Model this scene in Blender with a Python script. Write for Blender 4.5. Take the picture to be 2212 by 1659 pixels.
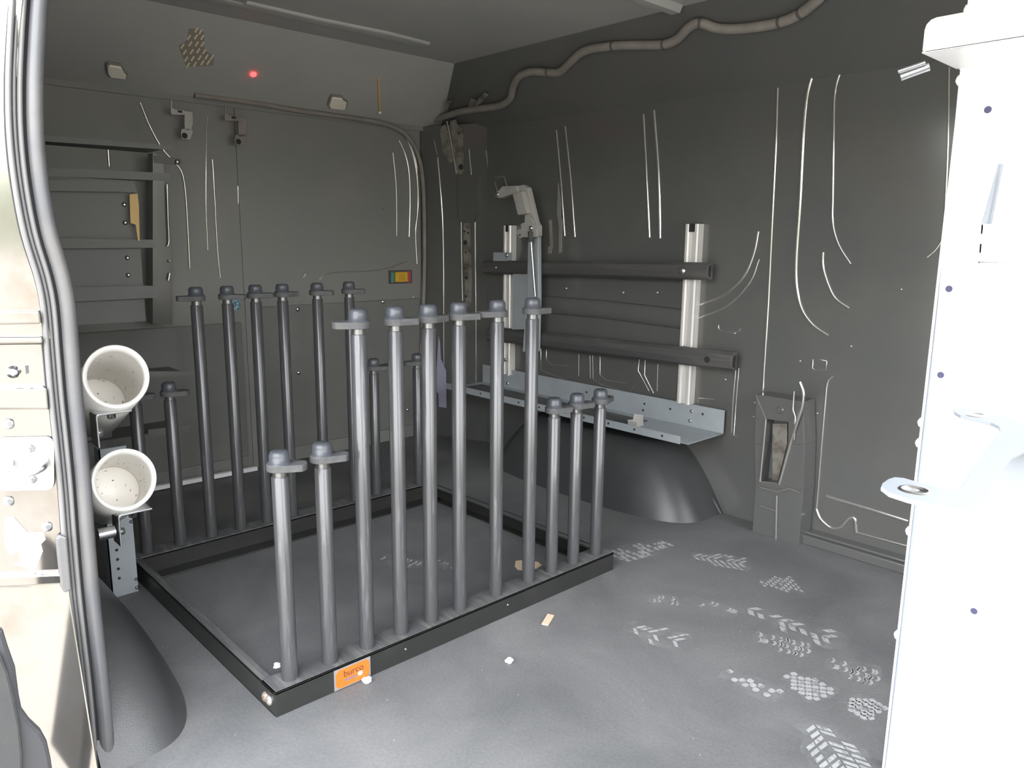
import bpy, bmesh, math, random
from math import sin, cos, pi, radians, sqrt, atan2
from mathutils import Vector, Matrix

# ------------------------------------------------------------------ clearing
for o in list(bpy.data.objects):
    bpy.data.objects.remove(o, do_unlink=True)
SC = bpy.context.scene
COL = SC.collection
random.seed(7)

# ------------------------------------------------------------------ camera
W, H, FPX = 2212, 1659, 1653.3
YAW, PITCH, ROLL = .7521, -.1875, .0100
CP = Vector((-.5919, -1.3019, .93))
F = Vector((sin(YAW)*cos(PITCH), cos(YAW)*cos(PITCH), sin(PITCH)))
_r = Vector((cos(YAW), -sin(YAW), 0)); _u = _r.cross(F)
R = cos(ROLL)*_r + sin(ROLL)*_u
U = -sin(ROLL)*_r + cos(ROLL)*_u
cd = bpy.data.cameras.new('camera'); cam = bpy.data.objects.new('camera', cd); COL.objects.link(cam)
m3 = Matrix((R, U, -F)).transposed()
cam.matrix_world = Matrix.Translation(CP) @ m3.to_4x4()
cd.sensor_fit = 'HORIZONTAL'; cd.sensor_width = 36; cd.lens = FPX/W*36
cd.clip_start = .02; cd.clip_end = 200
SC.camera = cam

def onplane(u, v, n, d):
    """point of a plane n.p=d seen at a photo position"""
    ray = F + R*((u-W/2)/FPX) + U*((H/2-v)/FPX)
    n = Vector(n)
    return CP + ray*((d - n.dot(CP))/n.dot(ray))
def wx(u, v, x=1.68): return onplane(u, v, (1, 0, 0), x)
def wy(u, v, y=1.6): return onplane(u, v, (0, 1, 0), y)
def wz(u, v, z=0.): return onplane(u, v, (0, 0, 1), z)

# ------------------------------------------------------------------ view + world light
SC.view_settings.view_transform = 'Standard'
SC.view_settings.look = 'None'
SC.view_settings.gamma = 1
SC.view_settings.exposure = 1.15
SC.view_settings.use_curve_mapping = False
SC.cycles.max_bounces = 10
SC.cycles.diffuse_bounces = 6

SKY = 5.0
wd = bpy.data.worlds.new('world'); SC.world = wd; wd.use_nodes = True
nt = wd.node_tree; nt.nodes.clear()
def N(t, typ, **k):
    n = t.nodes.new(typ)
    for a, b in k.items(): setattr(n, a, b)
    return n
out = N(nt, 'ShaderNodeOutputWorld'); bg = N(nt, 'ShaderNodeBackground')
tc = N(nt, 'ShaderNodeTexCoord'); sp = N(nt, 'ShaderNodeSeparateXYZ')
nt.links.new(tc.outputs['Generated'], sp.inputs[0])
ns = N(nt, 'ShaderNodeTexNoise'); ns.inputs['Scale'].default_value = 9; ns.inputs['Detail'].default_value = 6
nt.links.new(tc.outputs['Generated'], ns.inputs['Vector'])
ma = N(nt, 'ShaderNodeMath', operation='MULTIPLY_ADD'); ma.inputs[1].default_value = -.09; 
nt.links.new(ns.outputs['Fac'], ma.inputs[0]); nt.links.new(sp.outputs['Z'], ma.inputs[2])
cr = N(nt, 'ShaderNodeValToRGB')
e = cr.color_ramp.elements
e[0].position = 0.0; e[0].color = (.16, .17, .13, 1)
e[1].position = 1.0; e[1].color = (.84, .91, 1.0, 1)
for p, c in ((.015, (.2, .22, .16, 1)), (.06, (.95, .95, .93, 1)), (.35, (.93, .95, 1.0, 1))):
    q = e.new(p); q.color = c
nt.links.new(ma.outputs[0], cr.inputs[0]); nt.links.new(cr.outputs[0], bg.inputs[0])
bg.inputs[1].default_value = SKY
nt.links.new(bg.outputs[0], out.inputs[0])

# ------------------------------------------------------------------ materials
def mat(name, col, rough=.5, metal=0., spec=.5, noise=None, bump=None, coat=0., emit=None):
    """noise=(colour2, scale, lo, hi)  bump=(scale, strength)"""
    m = bpy.data.materials.new(name); m.use_nodes = True
    t = m.node_tree; b = t.nodes['Principled BSDF']
    b.inputs['Base Color'].default_value = (*col, 1)
    b.inputs['Roughness'].default_value = rough
    b.inputs['Metallic'].default_value = metal
    b.inputs['Specular IOR Level'].default_value = spec
    b.inputs['Coat Weight'].default_value = coat
    b.inputs['Coat Roughness'].default_value = .06
    tc = N(t, 'ShaderNodeTexCoord')
    if noise:
        c2, sc, lo, hi = noise[:4]
        n = N(t, 'ShaderNodeTexNoise'); n.inputs['Detail'].default_value = 8; n.inputs['Roughness'].default_value = .62
        if isinstance(sc, tuple):
            mp = N(t, 'ShaderNodeMapping'); mp.inputs['Scale'].default_value = sc
            t.links.new(tc.outputs['Object'], mp.inputs[0]); t.links.new(mp.outputs[0], n.inputs['Vector']); n.inputs['Scale'].default_value = 1
        else:
            n.inputs['Scale'].default_value = sc; t.links.new(tc.outputs['Object'], n.inputs['Vector'])
        r = N(t, 'ShaderNodeValToRGB'); r.color_ramp.elements[0].position = lo; r.color_ramp.elements[1].position = hi
        r.color_ramp.elements[0].color = (*col, 1); r.color_ramp.elements[1].color = (*c2, 1)
        t.links.new(n.outputs['Fac'], r.inputs[0]); t.links.new(r.outputs[0], b.inputs['Base Color'])
    if bump:
        n2 = N(t, 'ShaderNodeTexNoise'); n2.inputs['Scale'].default_value = bump[0]; n2.inputs['Detail'].default_value = 5
        t.links.new(tc.outputs['Object'], n2.inputs['Vector'])
        bp = N(t, 'ShaderNodeBump'); bp.inputs['Strength'].default_value = bump[1]; bp.inputs['Distance'].default_value = .002
        t.links.new(n2.outputs['Fac'], bp.inputs['Height']); t.links.new(bp.outputs[0], b.inputs['Normal'])
    if emit:
        b.inputs['Emission Color'].default_value = (*emit[0], 1); b.inputs['Emission Strength'].default_value = emit[1]
    return m

M = {}
M['paint'] = mat('black_body_paint_hazed', (.098, .101, .098), .17, spec=.5, noise=((.114, .110, .102), 3.0, .4, .75))  # base colour lifted to put lens haze into the wall paint
M['paint2'] = mat('duller_body_paint_hazed', (.195, .197, .187), .42, spec=.4, noise=((.22, .21, .196), 3.0, .4, .75))  # body paint lightened further; haze over the rear is in the colour
M['slope'] = mat('rear_header_paint_hazed', (.36, .36, .338), .5, noise=((.41, .40, .375), 2.5, .4, .7))  # haze and missing light on the header put into its colour
M['ceil'] = mat('roof_paint_hazed', (.36, .365, .345), .5, noise=((.41, .40, .375), 2.5, .4, .7))  # roof tone raised; the veiling haze is in the colour
M['primer'] = mat('worn_primer', (.20, .19, .165), .5, noise=((.09, .075, .06), 24, .42, .62))
M['liner'] = mat('moulded_black_plastic', (.05, .051, .052), .28, spec=.5, noise=((.066, .065, .064), 7, .5, .8), bump=(500, .25))
M['board'] = mat('matt_olive_board_hazed', (.145, .148, .138), .6, noise=((.165, .163, .15), 5, .4, .7))  # olive board colour lightened to carry the haze
M['floor'] = None
M['dust'] = mat('tan_grey_boot_dust', (.34, .34, .335), .95, spec=.1, noise=((.15, .15, .15), 60, .5, .8))
M['rack'] = mat('black_powder_coat', (.022, .023, .021), .38, noise=((.032, .031, .029), 12, .5, .8))
M['railtop'] = mat('dusty_rubber_strip', (.075, .076, .078), .8, noise=((.15, .145, .14), (60, 8, 8), .45, .72))
M['tube'] = mat('grey_coated_tube', (.078, .079, .082), .24, metal=.30, spec=.5, noise=((.15, .15, .155), (90, 90, 7), .56, .72))
M['cap'] = mat('dark_grey_rubber_cap', (.060, .065, .075), .36, spec=.5)
M['plate'] = mat('grey_dusty_plastic', (.066, .067, .069), .7, noise=((.105, .103, .10), 35, .5, .75))
M['steel'] = mat('zinc_plated_steel', (.62, .63, .64), .28, metal=1.)
M['darksteel'] = mat('dull_steel_spindle', (.22, .22, .22), .3, metal=.8)
M['fork'] = mat('shaded_white_enamel', (.30, .325, .36), .45)  # panel white with shade put into the colour, for less lit faces
M['enamel'] = mat('cream_striker_plate', (.30, .295, .28), .3)
M['rust'] = mat('rusty_bolt', (.55, .54, .52), .4, metal=.7, noise=((.45, .2, .1), 60, .5, .6))
M['alu'] = mat('brushed_aluminium', (.80, .78, .75), .38, metal=.35, noise=((.68, .66, .63), (200, 200, 3), .4, .6))
M['greyshelf'] = mat('blue_grey_sheet_metal', (.33, .365, .385), .45, noise=((.29, .31, .32), 8, .4, .7))
M['liftgrey'] = mat('warm_grey_painted_metal', (.40, .385, .36), .45, noise=((.31, .30, .28), 14, .5, .7))
M['darkbar'] = mat('black_padded_bar', (.070, .068, .068), .55, noise=((.12, .115, .108), (6, 3, 40), .5, .75))
M['shelfgrey'] = mat('dull_grey_shelf_metal', (.115, .115, .11), .6)
M['white'] = mat('white_powder_coat', (.86, .86, .86), .4, noise=((.82, .82, .83), 5, .4, .7))
M['pvc'] = mat('white_plastic_pipe', (.93, .90, .85), .35, noise=((.95, .93, .89), 6, .3, .6))
M['scuff'] = mat('black_scuff', (.08, .075, .07), .8)
M['seal'] = mat('rubber_door_seal', (.085, .086, .092), .36, spec=.6, noise=((.115, .112, .11), 10, .4, .7))
M['sealrib'] = mat('light_seal_lip', (.15, .148, .146), .4)
M['jamb'] = mat('glossy_jamb_paint', (.30, .290, .275), .10, metal=.92, noise=((.25, .225, .195), 9, .5, .7))
M['orange'] = mat('orange_label', (.60, .15, .018), .5)
M['label_edge'] = mat('label_border', (.24, .23, .24), .4)
M['ink'] = mat('dark_label_ink', (.10, .03, .015), .6)
M['inkblue'] = mat('label_stripe', (.22, .14, .16), .6)
M['yellow'] = mat('yellow_plastic', (.62, .38, .03), .4)
M['yellow2'] = mat('yellow_plastic_recess', (.52, .30, .03), .45)
M['teal'] = mat('teal_plastic', (.06, .24, .20), .45)
M['red'] = mat('red_plastic', (.42, .06, .07), .45)
M['amber'] = mat('amber_cable', (.75, .47, .16), .5)
M['led'] = mat('red_led', (.9, .02, .02), .4, emit=((1, .03, .03), 4))
M['lens'] = mat('clear_lamp_lens', (.88, .82, .70), .22, spec=.7, bump=(260, .9))
M['cream'] = mat('cream_print', (.72, .66, .48), .6)
M['tanback'] = mat('tan_patch', (.27, .235, .19), .6)
M['paper'] = mat('white_paper', (.85, .85, .88), .7)
M['card'] = mat('tan_cardboard', (.66, .50, .36), .8)
M['blue'] = mat('pale_blue_sticker', (.25, .42, .50), .6, noise=((.05, .12, .18), 70, .45, .55))
M['lilac'] = mat('pale_lilac_plastic', (.34, .33, .43), .5)
M['strap'] = mat('ochre_strap', (.50, .33, .13), .6)
M['hole'] = mat('dark_recess', (.02, .02, .022), .8)
M['bluehole'] = mat('shaded_recess', (.06, .06, .12), .8)
M['ground'] = mat('beige_concrete', (.36, .32, .27), .9, noise=((.29, .265, .23), .8, .35, .7))
M['conduit'] = mat('taped_harness', (.20, .185, .165), .7, noise=((.25, .23, .205), 20, .4, .7))
M['stone'] = mat('plastic_trim', (.05, .05, .055), .5)
M['bead'] = mat('bead_highlight_paint', (.50, .485, .455), .13, metal=.75, spec=1.0, coat=.6)  # same body paint; ridge highlights put into a brighter metallic colour

# floor: worn rubber mat, dusty in large soft patches
def floor_mat():
    m = bpy.data.materials.new('worn_rubber_mat'); m.use_nodes = True; t = m.node_tree; b = t.nodes['Principled BSDF']
    tc = N(t, 'ShaderNodeTexCoord')
    n1 = N(t, 'ShaderNodeTexNoise'); n1.inputs['Scale'].default_value = 2.6; n1.inputs['Detail'].default_value = 9; n1.inputs['Roughness'].default_value = .6; n1.inputs['Distortion'].default_value = .6
    n2 = N(t, 'ShaderNodeTexNoise'); n2.inputs['Scale'].default_value = 140; n2.inputs['Detail'].default_value = 4
    t.links.new(tc.outputs['Object'], n1.inputs['Vector']); t.links.new(tc.outputs['Object'], n2.inputs['Vector'])
    r1 = N(t, 'ShaderNodeValToRGB'); r1.color_ramp.elements[0].position = .36; r1.color_ramp.elements[1].position = .70
    r1.color_ramp.elements[0].color = (.112, .113, .114, 1); r1.color_ramp.elements[1].color = (.180, .178, .176, 1)
    t.links.new(n1.outputs['Fac'], r1.inputs[0])
    mx = N(t, 'ShaderNodeMix', data_type='RGBA', blend_type='OVERLAY'); mx.inputs[0].default_value = .22
    t.links.new(r1.outputs[0], mx.inputs[6]); t.links.new(n2.outputs['Fac'], mx.inputs[7])
    # pale specks
    v = N(t, 'ShaderNodeTexVoronoi'); v.inputs['Scale'].default_value = 22; t.links.new(tc.outputs['Object'], v.inputs['Vector'])
    lt = N(t, 'ShaderNodeMath', operation='LESS_THAN'); lt.inputs[1].default_value = .035; t.links.new(v.outputs['Distance'], lt.inputs[0])
    m2 = N(t, 'ShaderNodeMix', data_type='RGBA'); t.links.new(lt.outputs[0], m2.inputs[0]); t.links.new(mx.outputs[2], m2.inputs[6]); m2.inputs[7].default_value = (.34, .34, .34, 1)
    t.links.new(m2.outputs[2], b.inputs['Base Color'])
    b.inputs['Roughness'].default_value = .62; b.inputs['Specular IOR Level'].default_value = .4
    bp = N(t, 'ShaderNodeBump'); bp.inputs['Strength'].default_value = .35; bp.inputs['Distance'].default_value = .002
    t.links.new(n2.outputs['Fac'], bp.inputs['Height']); t.links.new(bp.outputs[0], b.inputs['Normal'])
    return m
M['floor'] = floor_mat()

# boot dust: patchy, lets the mat show through
def dusty(name, lo, hi, scale, amax, col=(.34, .34, .335)):
    m = bpy.data.materials.new(name); m.use_nodes = True; t = m.node_tree; b = t.nodes['Principled BSDF']
    b.inputs['Base Color'].default_value = (*col, 1); b.inputs['Roughness'].default_value = .95; b.inputs['Specular IOR Level'].default_value = .1
    tc = N(t, 'ShaderNodeTexCoord'); n = N(t, 'ShaderNodeTexNoise'); n.inputs['Scale'].default_value = scale; n.inputs['Detail'].default_value = 8; n.inputs['Roughness'].default_value = .65
    t.links.new(tc.outputs['Object'], n.inputs['Vector'])
    r = N(t, 'ShaderNodeMapRange'); r.inputs['From Min'].default_value = lo; r.inputs['From Max'].default_value = hi; r.inputs['To Max'].default_value = amax
    t.links.new(n.outputs['Fac'], r.inputs['Value']); t.links.new(r.outputs[0], b.inputs['Alpha'])
    return m
M['dust'] = dusty('boot_dust', .25, .50, 60, 1.0, (.37, .37, .365))
M['smear'] = dusty('faint_dust_smear', .40, .75, 22, .55)

# ------------------------------------------------------------------ mesh helpers
class MB:
    def __init__(s): s.v = []; s.f = []; s.sm = []; s.mi = []; s.k = 0
    def add(s, vs, fs, smooth=False):
        b = len(s.v); s.v += [tuple(p) for p in vs]
        for f in fs: s.f.append([b+i for i in f]); s.sm.append(smooth); s.mi.append(s.k)
        return s
    def box(s, a, b):
        x0, y0, z0 = [min(p, q) for p, q in zip(a, b)]; x1, y1, z1 = [max(p, q) for p, q in zip(a, b)]
        vs = [(x0,y0,z0),(x1,y0,z0),(x1,y1,z0),(x0,y1,z0),(x0,y0,z1),(x1,y0,z1),(x1,y1,z1),(x0,y1,z1)]
        return s.add(vs, [(0,3,2,1),(4,5,6,7),(0,1,5,4),(1,2,6,5),(2,3,7,6),(3,0,4,7)])
    def prism(s, pts, ext):
        pts = [Vector(p) for p in pts]; ext = Vector(ext); n = len(pts)
        nn = Vector((0,0,0))
        for i in range(n): nn += pts[i].cross(pts[(i+1) % n])
        if nn.dot(ext) < 0: pts.reverse()
        vs = pts + [p+ext for p in pts]
        fs = [list(range(n))[::-1], list(range(n, 2*n))] + [(i, (i+1) % n, n+(i+1) % n, n+i) for i in range(n)]
        return s.add(vs, fs)
    def lathe(s, prof, c=(0,0,0), axis=(0,0,1), seg=20, cap=True):
        """prof: list of (r, h) going up; capped with flat faces"""
        ax = Vector(axis).normalized(); c = Vector(c)
        t = Vector((1,0,0)) if abs(ax.x) < .9 else Vector((0,1,0)); a = ax.cross(t).normalized(); b = ax.cross(a)
        vs = []
        for r, h in prof:
            for i in range(seg):
                an = 2*pi*i/seg; vs.append(c+ax*h+a*(r*cos(an))+b*(r*sin(an)))
        fs = []
        for j in range(len(prof)-1):
            for i in range(seg):
                k = (i+1) % seg; fs.append((j*seg+i, j*seg+k, (j+1)*seg+k, (j+1)*seg+i))
        s.add(vs, fs, True)
        if cap:
            n = len(prof)
            s.add(vs[:seg], [list(range(seg))[::-1]]); s.add(vs[(n-1)*seg:], [list(range(seg))])
        return s
    def cyl(s, a, b, r, seg=16, r2=None):
        a = Vector(a); b = Vector(b); d = b-a
        return s.lathe([(r, 0), (r2 if r2 else r, d.length)], a, d, seg)
    def sweep(s, path, prof, updir, closed=False, caps=True):
        """prof: 2D points (across, out); updir: 'out' direction; across = tangent x out"""
        path = [Vector(p) for p in path]; n = len(path); m = len(prof); vs = []
        for i, p in enumerate(path):
            t = (path[min(i+1, n-1)]-path[max(i-1, 0)]).normalized()
            o = Vector(updir) if not callable(updir) else updir(i)
            a = t.cross(o).normalized(); o = a.cross(t).normalized()
            for x, y in prof: vs.append(p + a*x + o*y)
        fs = []
        for i in range(n-1):
            for j in range(m if closed else m-1):
                k = (j+1) % m; fs.append((i*m+j, i*m+k, (i+1)*m+k, (i+1)*m+j))
        s.add(vs, fs, True)
        if caps and closed:
            s.add(vs[:m], [list(range(m))[::-1]]); s.add(vs[-m:], [list(range(m))])
        return s
    def tube(s, path, r, seg=10):
        path = [Vector(p) for p in path]
        prof = [(r*cos(2*pi*i/seg), r*sin(2*pi*i/seg)) for i in range(seg)]
        d = (path[-1]-path[0]).normalized()
        up = Vector((0,0,1)) if abs(d.z) < .8 else Vector((0,1,0))
        return s.sweep(path, prof, up, closed=True)
    def bead(s, path, w, h, out):
        """half-round stamped ridge lying on a surface"""
        prof = [(w*cos(pi*i/8), h*sin(pi*i/8)-.0005) for i in range(9)]
        return s.sweep(path, prof, out, closed=True)
    def build(s, name, m, parent=None, bevel=0, loc=None):
        me = bpy.data.meshes.new(name); me.from_pydata(s.v, [], s.f); me.update()
        me.polygons.foreach_set('use_smooth', s.sm)
        ms = m if isinstance(m, (list, tuple)) else [m]
        for q in ms: me.materials.append(M[q])
        me.polygons.foreach_set('material_index', s.mi)
        bm = bmesh.new(); bm.from_mesh(me); bmesh.ops.recalc_face_normals(bm, faces=bm.faces[:]); bm.to_mesh(me); bm.free()
        o = bpy.data.objects.new(name, me); COL.objects.link(o)
        if parent: o.parent = parent
        if loc is not None: o.location = loc
        if bevel:
            b = o.modifiers.new('bevel', 'BEVEL'); b.width = bevel; b.segments = 2; b.limit_method = 'ANGLE'; b.angle_limit = radians(50)
        return o
def tag(o, label, cat, group=None, kind=None):
    o['label'] = label; o['category'] = cat
    if group: o['group'] = group
    if kind: o['kind'] = kind
    return o
def struct(o, label=None):
    o['kind'] = 'structure'
    if label: o['label'] = label
    return o
def thing(name, label, cat, loc=(0,0,0), group=None):
    o = bpy.data.objects.new(name, None); COL.objects.link(o); o.location = loc; o.empty_display_size = .05
    return tag(o, label, cat, group)
def smoothpath(pts, n=5):
    """Catmull-Rom through the points"""
    P = [Vector(p) for p in pts]; P = [P[0]*2-P[1]] + P + [P[-1]*2-P[-2]]; out = []
    for i in range(1, len(P)-2):
        for k in range(n):
            t = k/n; a, b, c, d = P[i-1:i+3]
            out.append(.5*((2*b)+(c-a)*t+(2*a-5*b+4*c-d)*t*t+(3*b-a-3*c+d)*t**3))
    out.append(P[-2]); return out

# ------------------------------------------------------------------ THE VAN BODY
XR, XL, YB, ZC = 1.68, -.30, 1.60, 1.62
YF = -1.95
CV = ((0, .2, .35), )                       # slope of rear header
def rh(u, v):                                # rear header slope: (y 1.25,z 1.62)-(y 1.6,z 1.42)
    n = Vector((0, .2, .35)).normalized(); return onplane(u, v, n, n.dot(Vector((0, 1.25, 1.62))))
def sc(u, v):                                # driver side roof cove: (x 1.68,z 1.40)-(x 1.46,z 1.62)
    n = Vector((1, 0, 1)).normalized(); return onplane(u, v, n, n.dot(Vector((1.68, 0, 1.40))))

# outside ground
g = MB(); g.box((-60, -60, -.75), (60, 60, -.70)); struct(g.build('ground', 'ground'))

# ---- floor with boot prints
fb = MB(); fb.box((-.272, YF, -.05), (XR+.05, YB+.06, 0)); fb.box((XL-.03, .13, -.05), (-.272, YB+.06, 0))
fb.box((-.34, YF, -.30), (-.235, .12, -.12)); fb.k = 1
def inside_sole(x, y, L, Wd):
    # y along foot -L/2..L/2 ; waist narrower
    t = (y/L)+.5
    if t < 0 or t > 1: return False
    w = Wd*(.42+.10*cos(2*pi*(t-.72))-.06*cos(4*pi*(t-.2)))
    if t < .1: w *= sqrt(max(0, 1-((.1-t)/.1)**2))
    if t > .86: w *= sqrt(max(0, 1-((t-.86)/.14)**2))
    return abs(x) < w
def bootprint(c, ang, L, Wd, kind, keep=.85, part=(0, 1), seed=0):
    rnd = random.Random(seed); ca, sa = cos(ang), sin(ang)
    def put(poly):
        if not all(inside_sole(x, y, L, Wd) for x, y in poly): return
        yy = sum(p[1] for p in poly)/len(poly)/L+.5
        if yy < part[0] or yy > part[1] or rnd.random() > keep: return
        fb.add([(c[0]+x*ca-y*sa, c[1]+x*sa+y*ca, .0009) for x, y in poly], [list(range(len(poly)))])
    # faint smear the size of the sole
    fb.k = 2; ring = []
    for k in range(25):
        y = -L/2 + L*k/24*.998+.0001; t = y/L+.5
        wd_ = Wd*(.42+.10*cos(2*pi*(t-.72))-.06*cos(4*pi*(t-.2)))
        if t < .1: wd_ *= sqrt(max(0, 1-((.1-t)/.1)**2))
        if t > .86: wd_ *= sqrt(max(0, 1-((t-.86)/.14)**2))
        ring.append((max(wd_, .0005), y))
    loop = [(x, y) for x, y in ring if part[0] <= y/L+.5 <= part[1]] + [(-x, y) for x, y in reversed(ring) if part[0] <= y/L+.5 <= part[1]]
    fb.add([(c[0]+x*ca-y*sa, c[1]+x*sa+y*ca, .0004) for x, y in loop], [list(range(len(loop)))])
    fb.k = 1
    if kind == 'chev':
        st = L/10
        for i in range(12):
            y = -L/2+st*i-.01
            for sgn in (-1, 1):
                for a, b in ((.002, .024), (.027, .047)):
                    j = rnd.uniform(-.001, .001); m_ = (a+b)/2
                    put([(sgn*a, y+a*.7+j), (sgn*b, y+b*.7+j), (sgn*b, y+b*.7+st*.60+j), (sgn*a, y+a*.7+st*.60+j)])
    elif kind == 'bar':
        st = L/12
        for i in range(14):
            y = -L/2+st*i
            for x0, x1 in ((-.048, -.030), (-.027, -.004), (-.001, .020), (.023, .044)):
                dy = .005*sin(i*1.7+x0*60)
                put([(x0, y+dy), ((x0+x1)/2, y+dy+.004), (x1, y+dy), (x1, y+dy+st*.58), ((x0+x1)/2, y+dy+.004+st*.58), (x0, y+dy+st*.58)])
    else:
        st = L/8.5; s_ = .0095
        for i in range(13):
            for j in range(-3, 4):
                x = j*.0215+(i % 2)*.0107; y = -L/2+st*i*.75
                if kind == 'diam': put([(x-s_, y), (x, y-st*.42), (x+s_, y), (x, y+st*.42)])
                else: put([(x-s_*.9, y-s_*.4), (x-s_*.4, y-s_*.75), (x+s_*.5, y-s_*.7), (x+s_*.9, y-s_*.2), (x+s_*.8, y+s_*.5), (x+s_*.2, y+s_*.75), (x-s_*.6, y+s_*.65)])
def fp(u, v): p = wz(u, v); return (p.x, p.y)
def two(a, b, kind, **k):
    """print running from photo point a (heel) to b (toe)"""
    p = wz(*a); q = wz(*b); d = q-p; L = d.length
    bootprint(((p.x+q.x)/2, (p.y+q.y)/2), atan2(d.y, d.x)-pi/2, L, k.pop('w', L*.36), kind, **k)
two((1455, 1170), (1322, 1205), 'bar', w=.11, seed=1, keep=.9)
two((1490, 1200), (1628, 1222), 'chev', w=.11, seed=2, keep=.95)
two((1640, 1262), (1728, 1262), 'diam', w=.11, seed=3, keep=.95, part=(0, 1))
two((1380, 1290), (1468, 1302), 'bar', w=.07, seed=4, keep=.35)
two((1348, 1350), (1490, 1395), 'chev', w=.10, seed=5, keep=.55)
two((1600, 1310), (1832, 1395), 'chev', w=.10, seed=6, keep=.7)
two((1625, 1375), (1755, 1405), 'bar', w=.10, seed=7, keep=.95)
two((1782, 1430), (1905, 1465), 'bar', w=.10, seed=8, keep=.95)
two((1700, 1455), (1790, 1510), 'blk', w=.10, seed=9, keep=.97)
two((1830, 1505), (1905, 1550), 'blk', w=.10, seed=10, keep=.9)
two((1755, 1560), (1850, 1690), 'chev', w=.13, seed=11, keep=.95)
two((1480, 1290), (1590, 1330), 'bar', w=.08, seed=12, keep=.3)
two((1560, 1450), (1690, 1510), 'blk', w=.08, seed=13, keep=.35)
two((820, 1200), (905, 1225), 'bar', w=.08, seed=14, keep=.4)
two((940, 1205), (1000, 1230), 'bar', w=.08, seed=15, keep=.5)
struct(fb.build('floor', ['floor', 'dust', 'smear']))

# ---- driver side wall (right of the photo) with its stamped shapes
w = MB(); w.prism([(XR, YF, 1.40), (XR+.05, YF, 1.40), (1.51, YF, 1.67), (1.46, YF, 1.62)], (0, YB+.06-YF, 0))
struct(w.build('trim_10', 'paint'))
w = MB(); w.box((XR, YF, -.05), (XR+.05, YB+.06, 1.42))
OX = (-1, 0, 0)
def rb(pts, wpx=4, h=None, n=4, x=XR, sm=True):
    P = [wx(u, v, x) for u, v in pts]
    if sm and len(P) > 2: P = smoothpath(P, n)
    d = (P[0]-CP).dot(F); r = wpx*d/FPX/2
    w.bead(P, r, h or r*.9, OX)
w.k = 1
# narrow stamped pairs high on the panel
rb([(1202, 281), (1212, 395), (1220, 510)], 5); rb([(1221, 273), (1233, 390), (1242, 512)], 5)
rb([(1390, 247), (1397, 380), (1403, 513)], 6); rb([(1413, 238), (1423, 380), (1426, 515)], 7)
# long window-blank curves by the partition
rb([(1825, 75), (1790, 110), (1765, 145), (1748, 185), (1739, 240), (1734, 320), (1728, 440), (1720, 560), (1721, 620), (1733, 668), (1757, 702), (1790, 725)], 8)
rb([(1862, 103), (1835, 128), (1815, 158), (1803, 205), (1801, 300), (1799, 420), (1799, 480), (1812, 528), (1838, 570)], 5)
rb([(1778, 545), (1778, 575), (1790, 615), (1806, 645), (1835, 666)], 6)
rb([(2050, 145), (2048, 300), (2043, 420), (2037, 505), (2025, 535), (2003, 556)], 4)
rb([(1680, 190), (1676, 320), (1668, 480), (1660, 650), (1648, 845)], 5, sm=False)
rb([(1771, 20), (1773, 60), (1770, 78)], 4); rb([(1879, 10), (1880, 28), (1876, 40)], 3)
# lower recess by the partition
rb([(1800, 812), (1788, 826), (1783, 870), (1776, 950), (1767, 1060), (1763, 1100)], 5)
rb([(1763, 1100), (1772, 1120), (1795, 1140), (1815, 1140), (1832, 1122), (1846, 1120), (1850, 1150)], 7)
rb([(1785, 1072), (1880, 1100), (1962, 1126)], 8, h=.004, sm=False)
rb([(1850, 1150), (1962, 1180)], 5, h=.003, sm=False)
# small pressed square and crescents
rb([(1756, 776), (1755, 795), (1762, 800), (1784, 800), (1786, 780), (1768, 776)], 2.5, sm=False)
rb([(1552, 702), (1553, 710), (1562, 716), (1592, 718), (1600, 710)], 3)
rb([(1502, 662), (1560, 640), (1605, 600), (1628, 550), (1638, 500)], 5, h=.003)
rb([(1502, 690), (1570, 662), (1620, 610), (1640, 560)], 4, h=.003)
# pressed rectangles behind the lower bar
for a in (((1168, 752), (1168, 800), (1172, 802)), ((1180, 755), (1180, 778), (1190, 787), (1230, 792)), ((1250, 765), (1250, 812)), ((1274, 768), (1275, 818)),
          ((1280, 768), (1281, 818)), ((1296, 770), (1296, 810), (1310, 822), (1355, 828)), ((1172, 802), (1225, 822), (1240, 810)), ((1280, 818), (1300, 832), (1360, 848), (1372, 830)),
          ((1421, 786), (1419, 845)), ((1382, 765), (1378, 800), (1390, 822), (1402, 845)), ((1394, 765), (1392, 810), (1412, 850)), ((1590, 790), (1583, 870), (1580, 935)),
          ((1596, 795), (1590, 870), (1585, 940), (1597, 945)), ((1507, 885), (1510, 860), (1545, 864))):
    rb(a, 3, n=3, sm=False)
for u, v in ((1223, 623), (1346, 632), (1420, 632)):
    p = wx(u, v); w.lathe([(.006, 0), (.005, .003), (.001, .004)], p, OX, 10)
for u, v in ((1740, 890), (1736, 900), (1737, 925), (1735, 955), (1732, 985), (1730, 1010), (1631, 870), (1628, 900), (1635, 935), (1765, 893), (1716, 890), (1728, 780), (1783, 722), (1587, 720), (1567, 820), (1946, 625), (1838, 748)):
    p = wx(u, v); w.lathe([(.004, 0), (.003, .002), (.001, .003)], p, OX, 8)
w.k = 0
# broad pressed swage along the panel between the two bars
w.bead([wx(1150, 656), wx(1300, 668), wx(1478, 690)], .036, .015, (-1, 0, 0))
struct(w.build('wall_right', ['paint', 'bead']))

# C pillar: boxed post against the driver wall with its opening
p = MB()
pts = [wx(1633, 850, 1.60), wx(1665, 855, 1.60), wx(1735, 880, 1.60), wx(1740, 1060, 1.60), wx(1722, 1168, 1.60), wx(1675, 1172, 1.60), wx(1622, 1132, 1.60), wx(1622, 1000, 1.60)]
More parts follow.
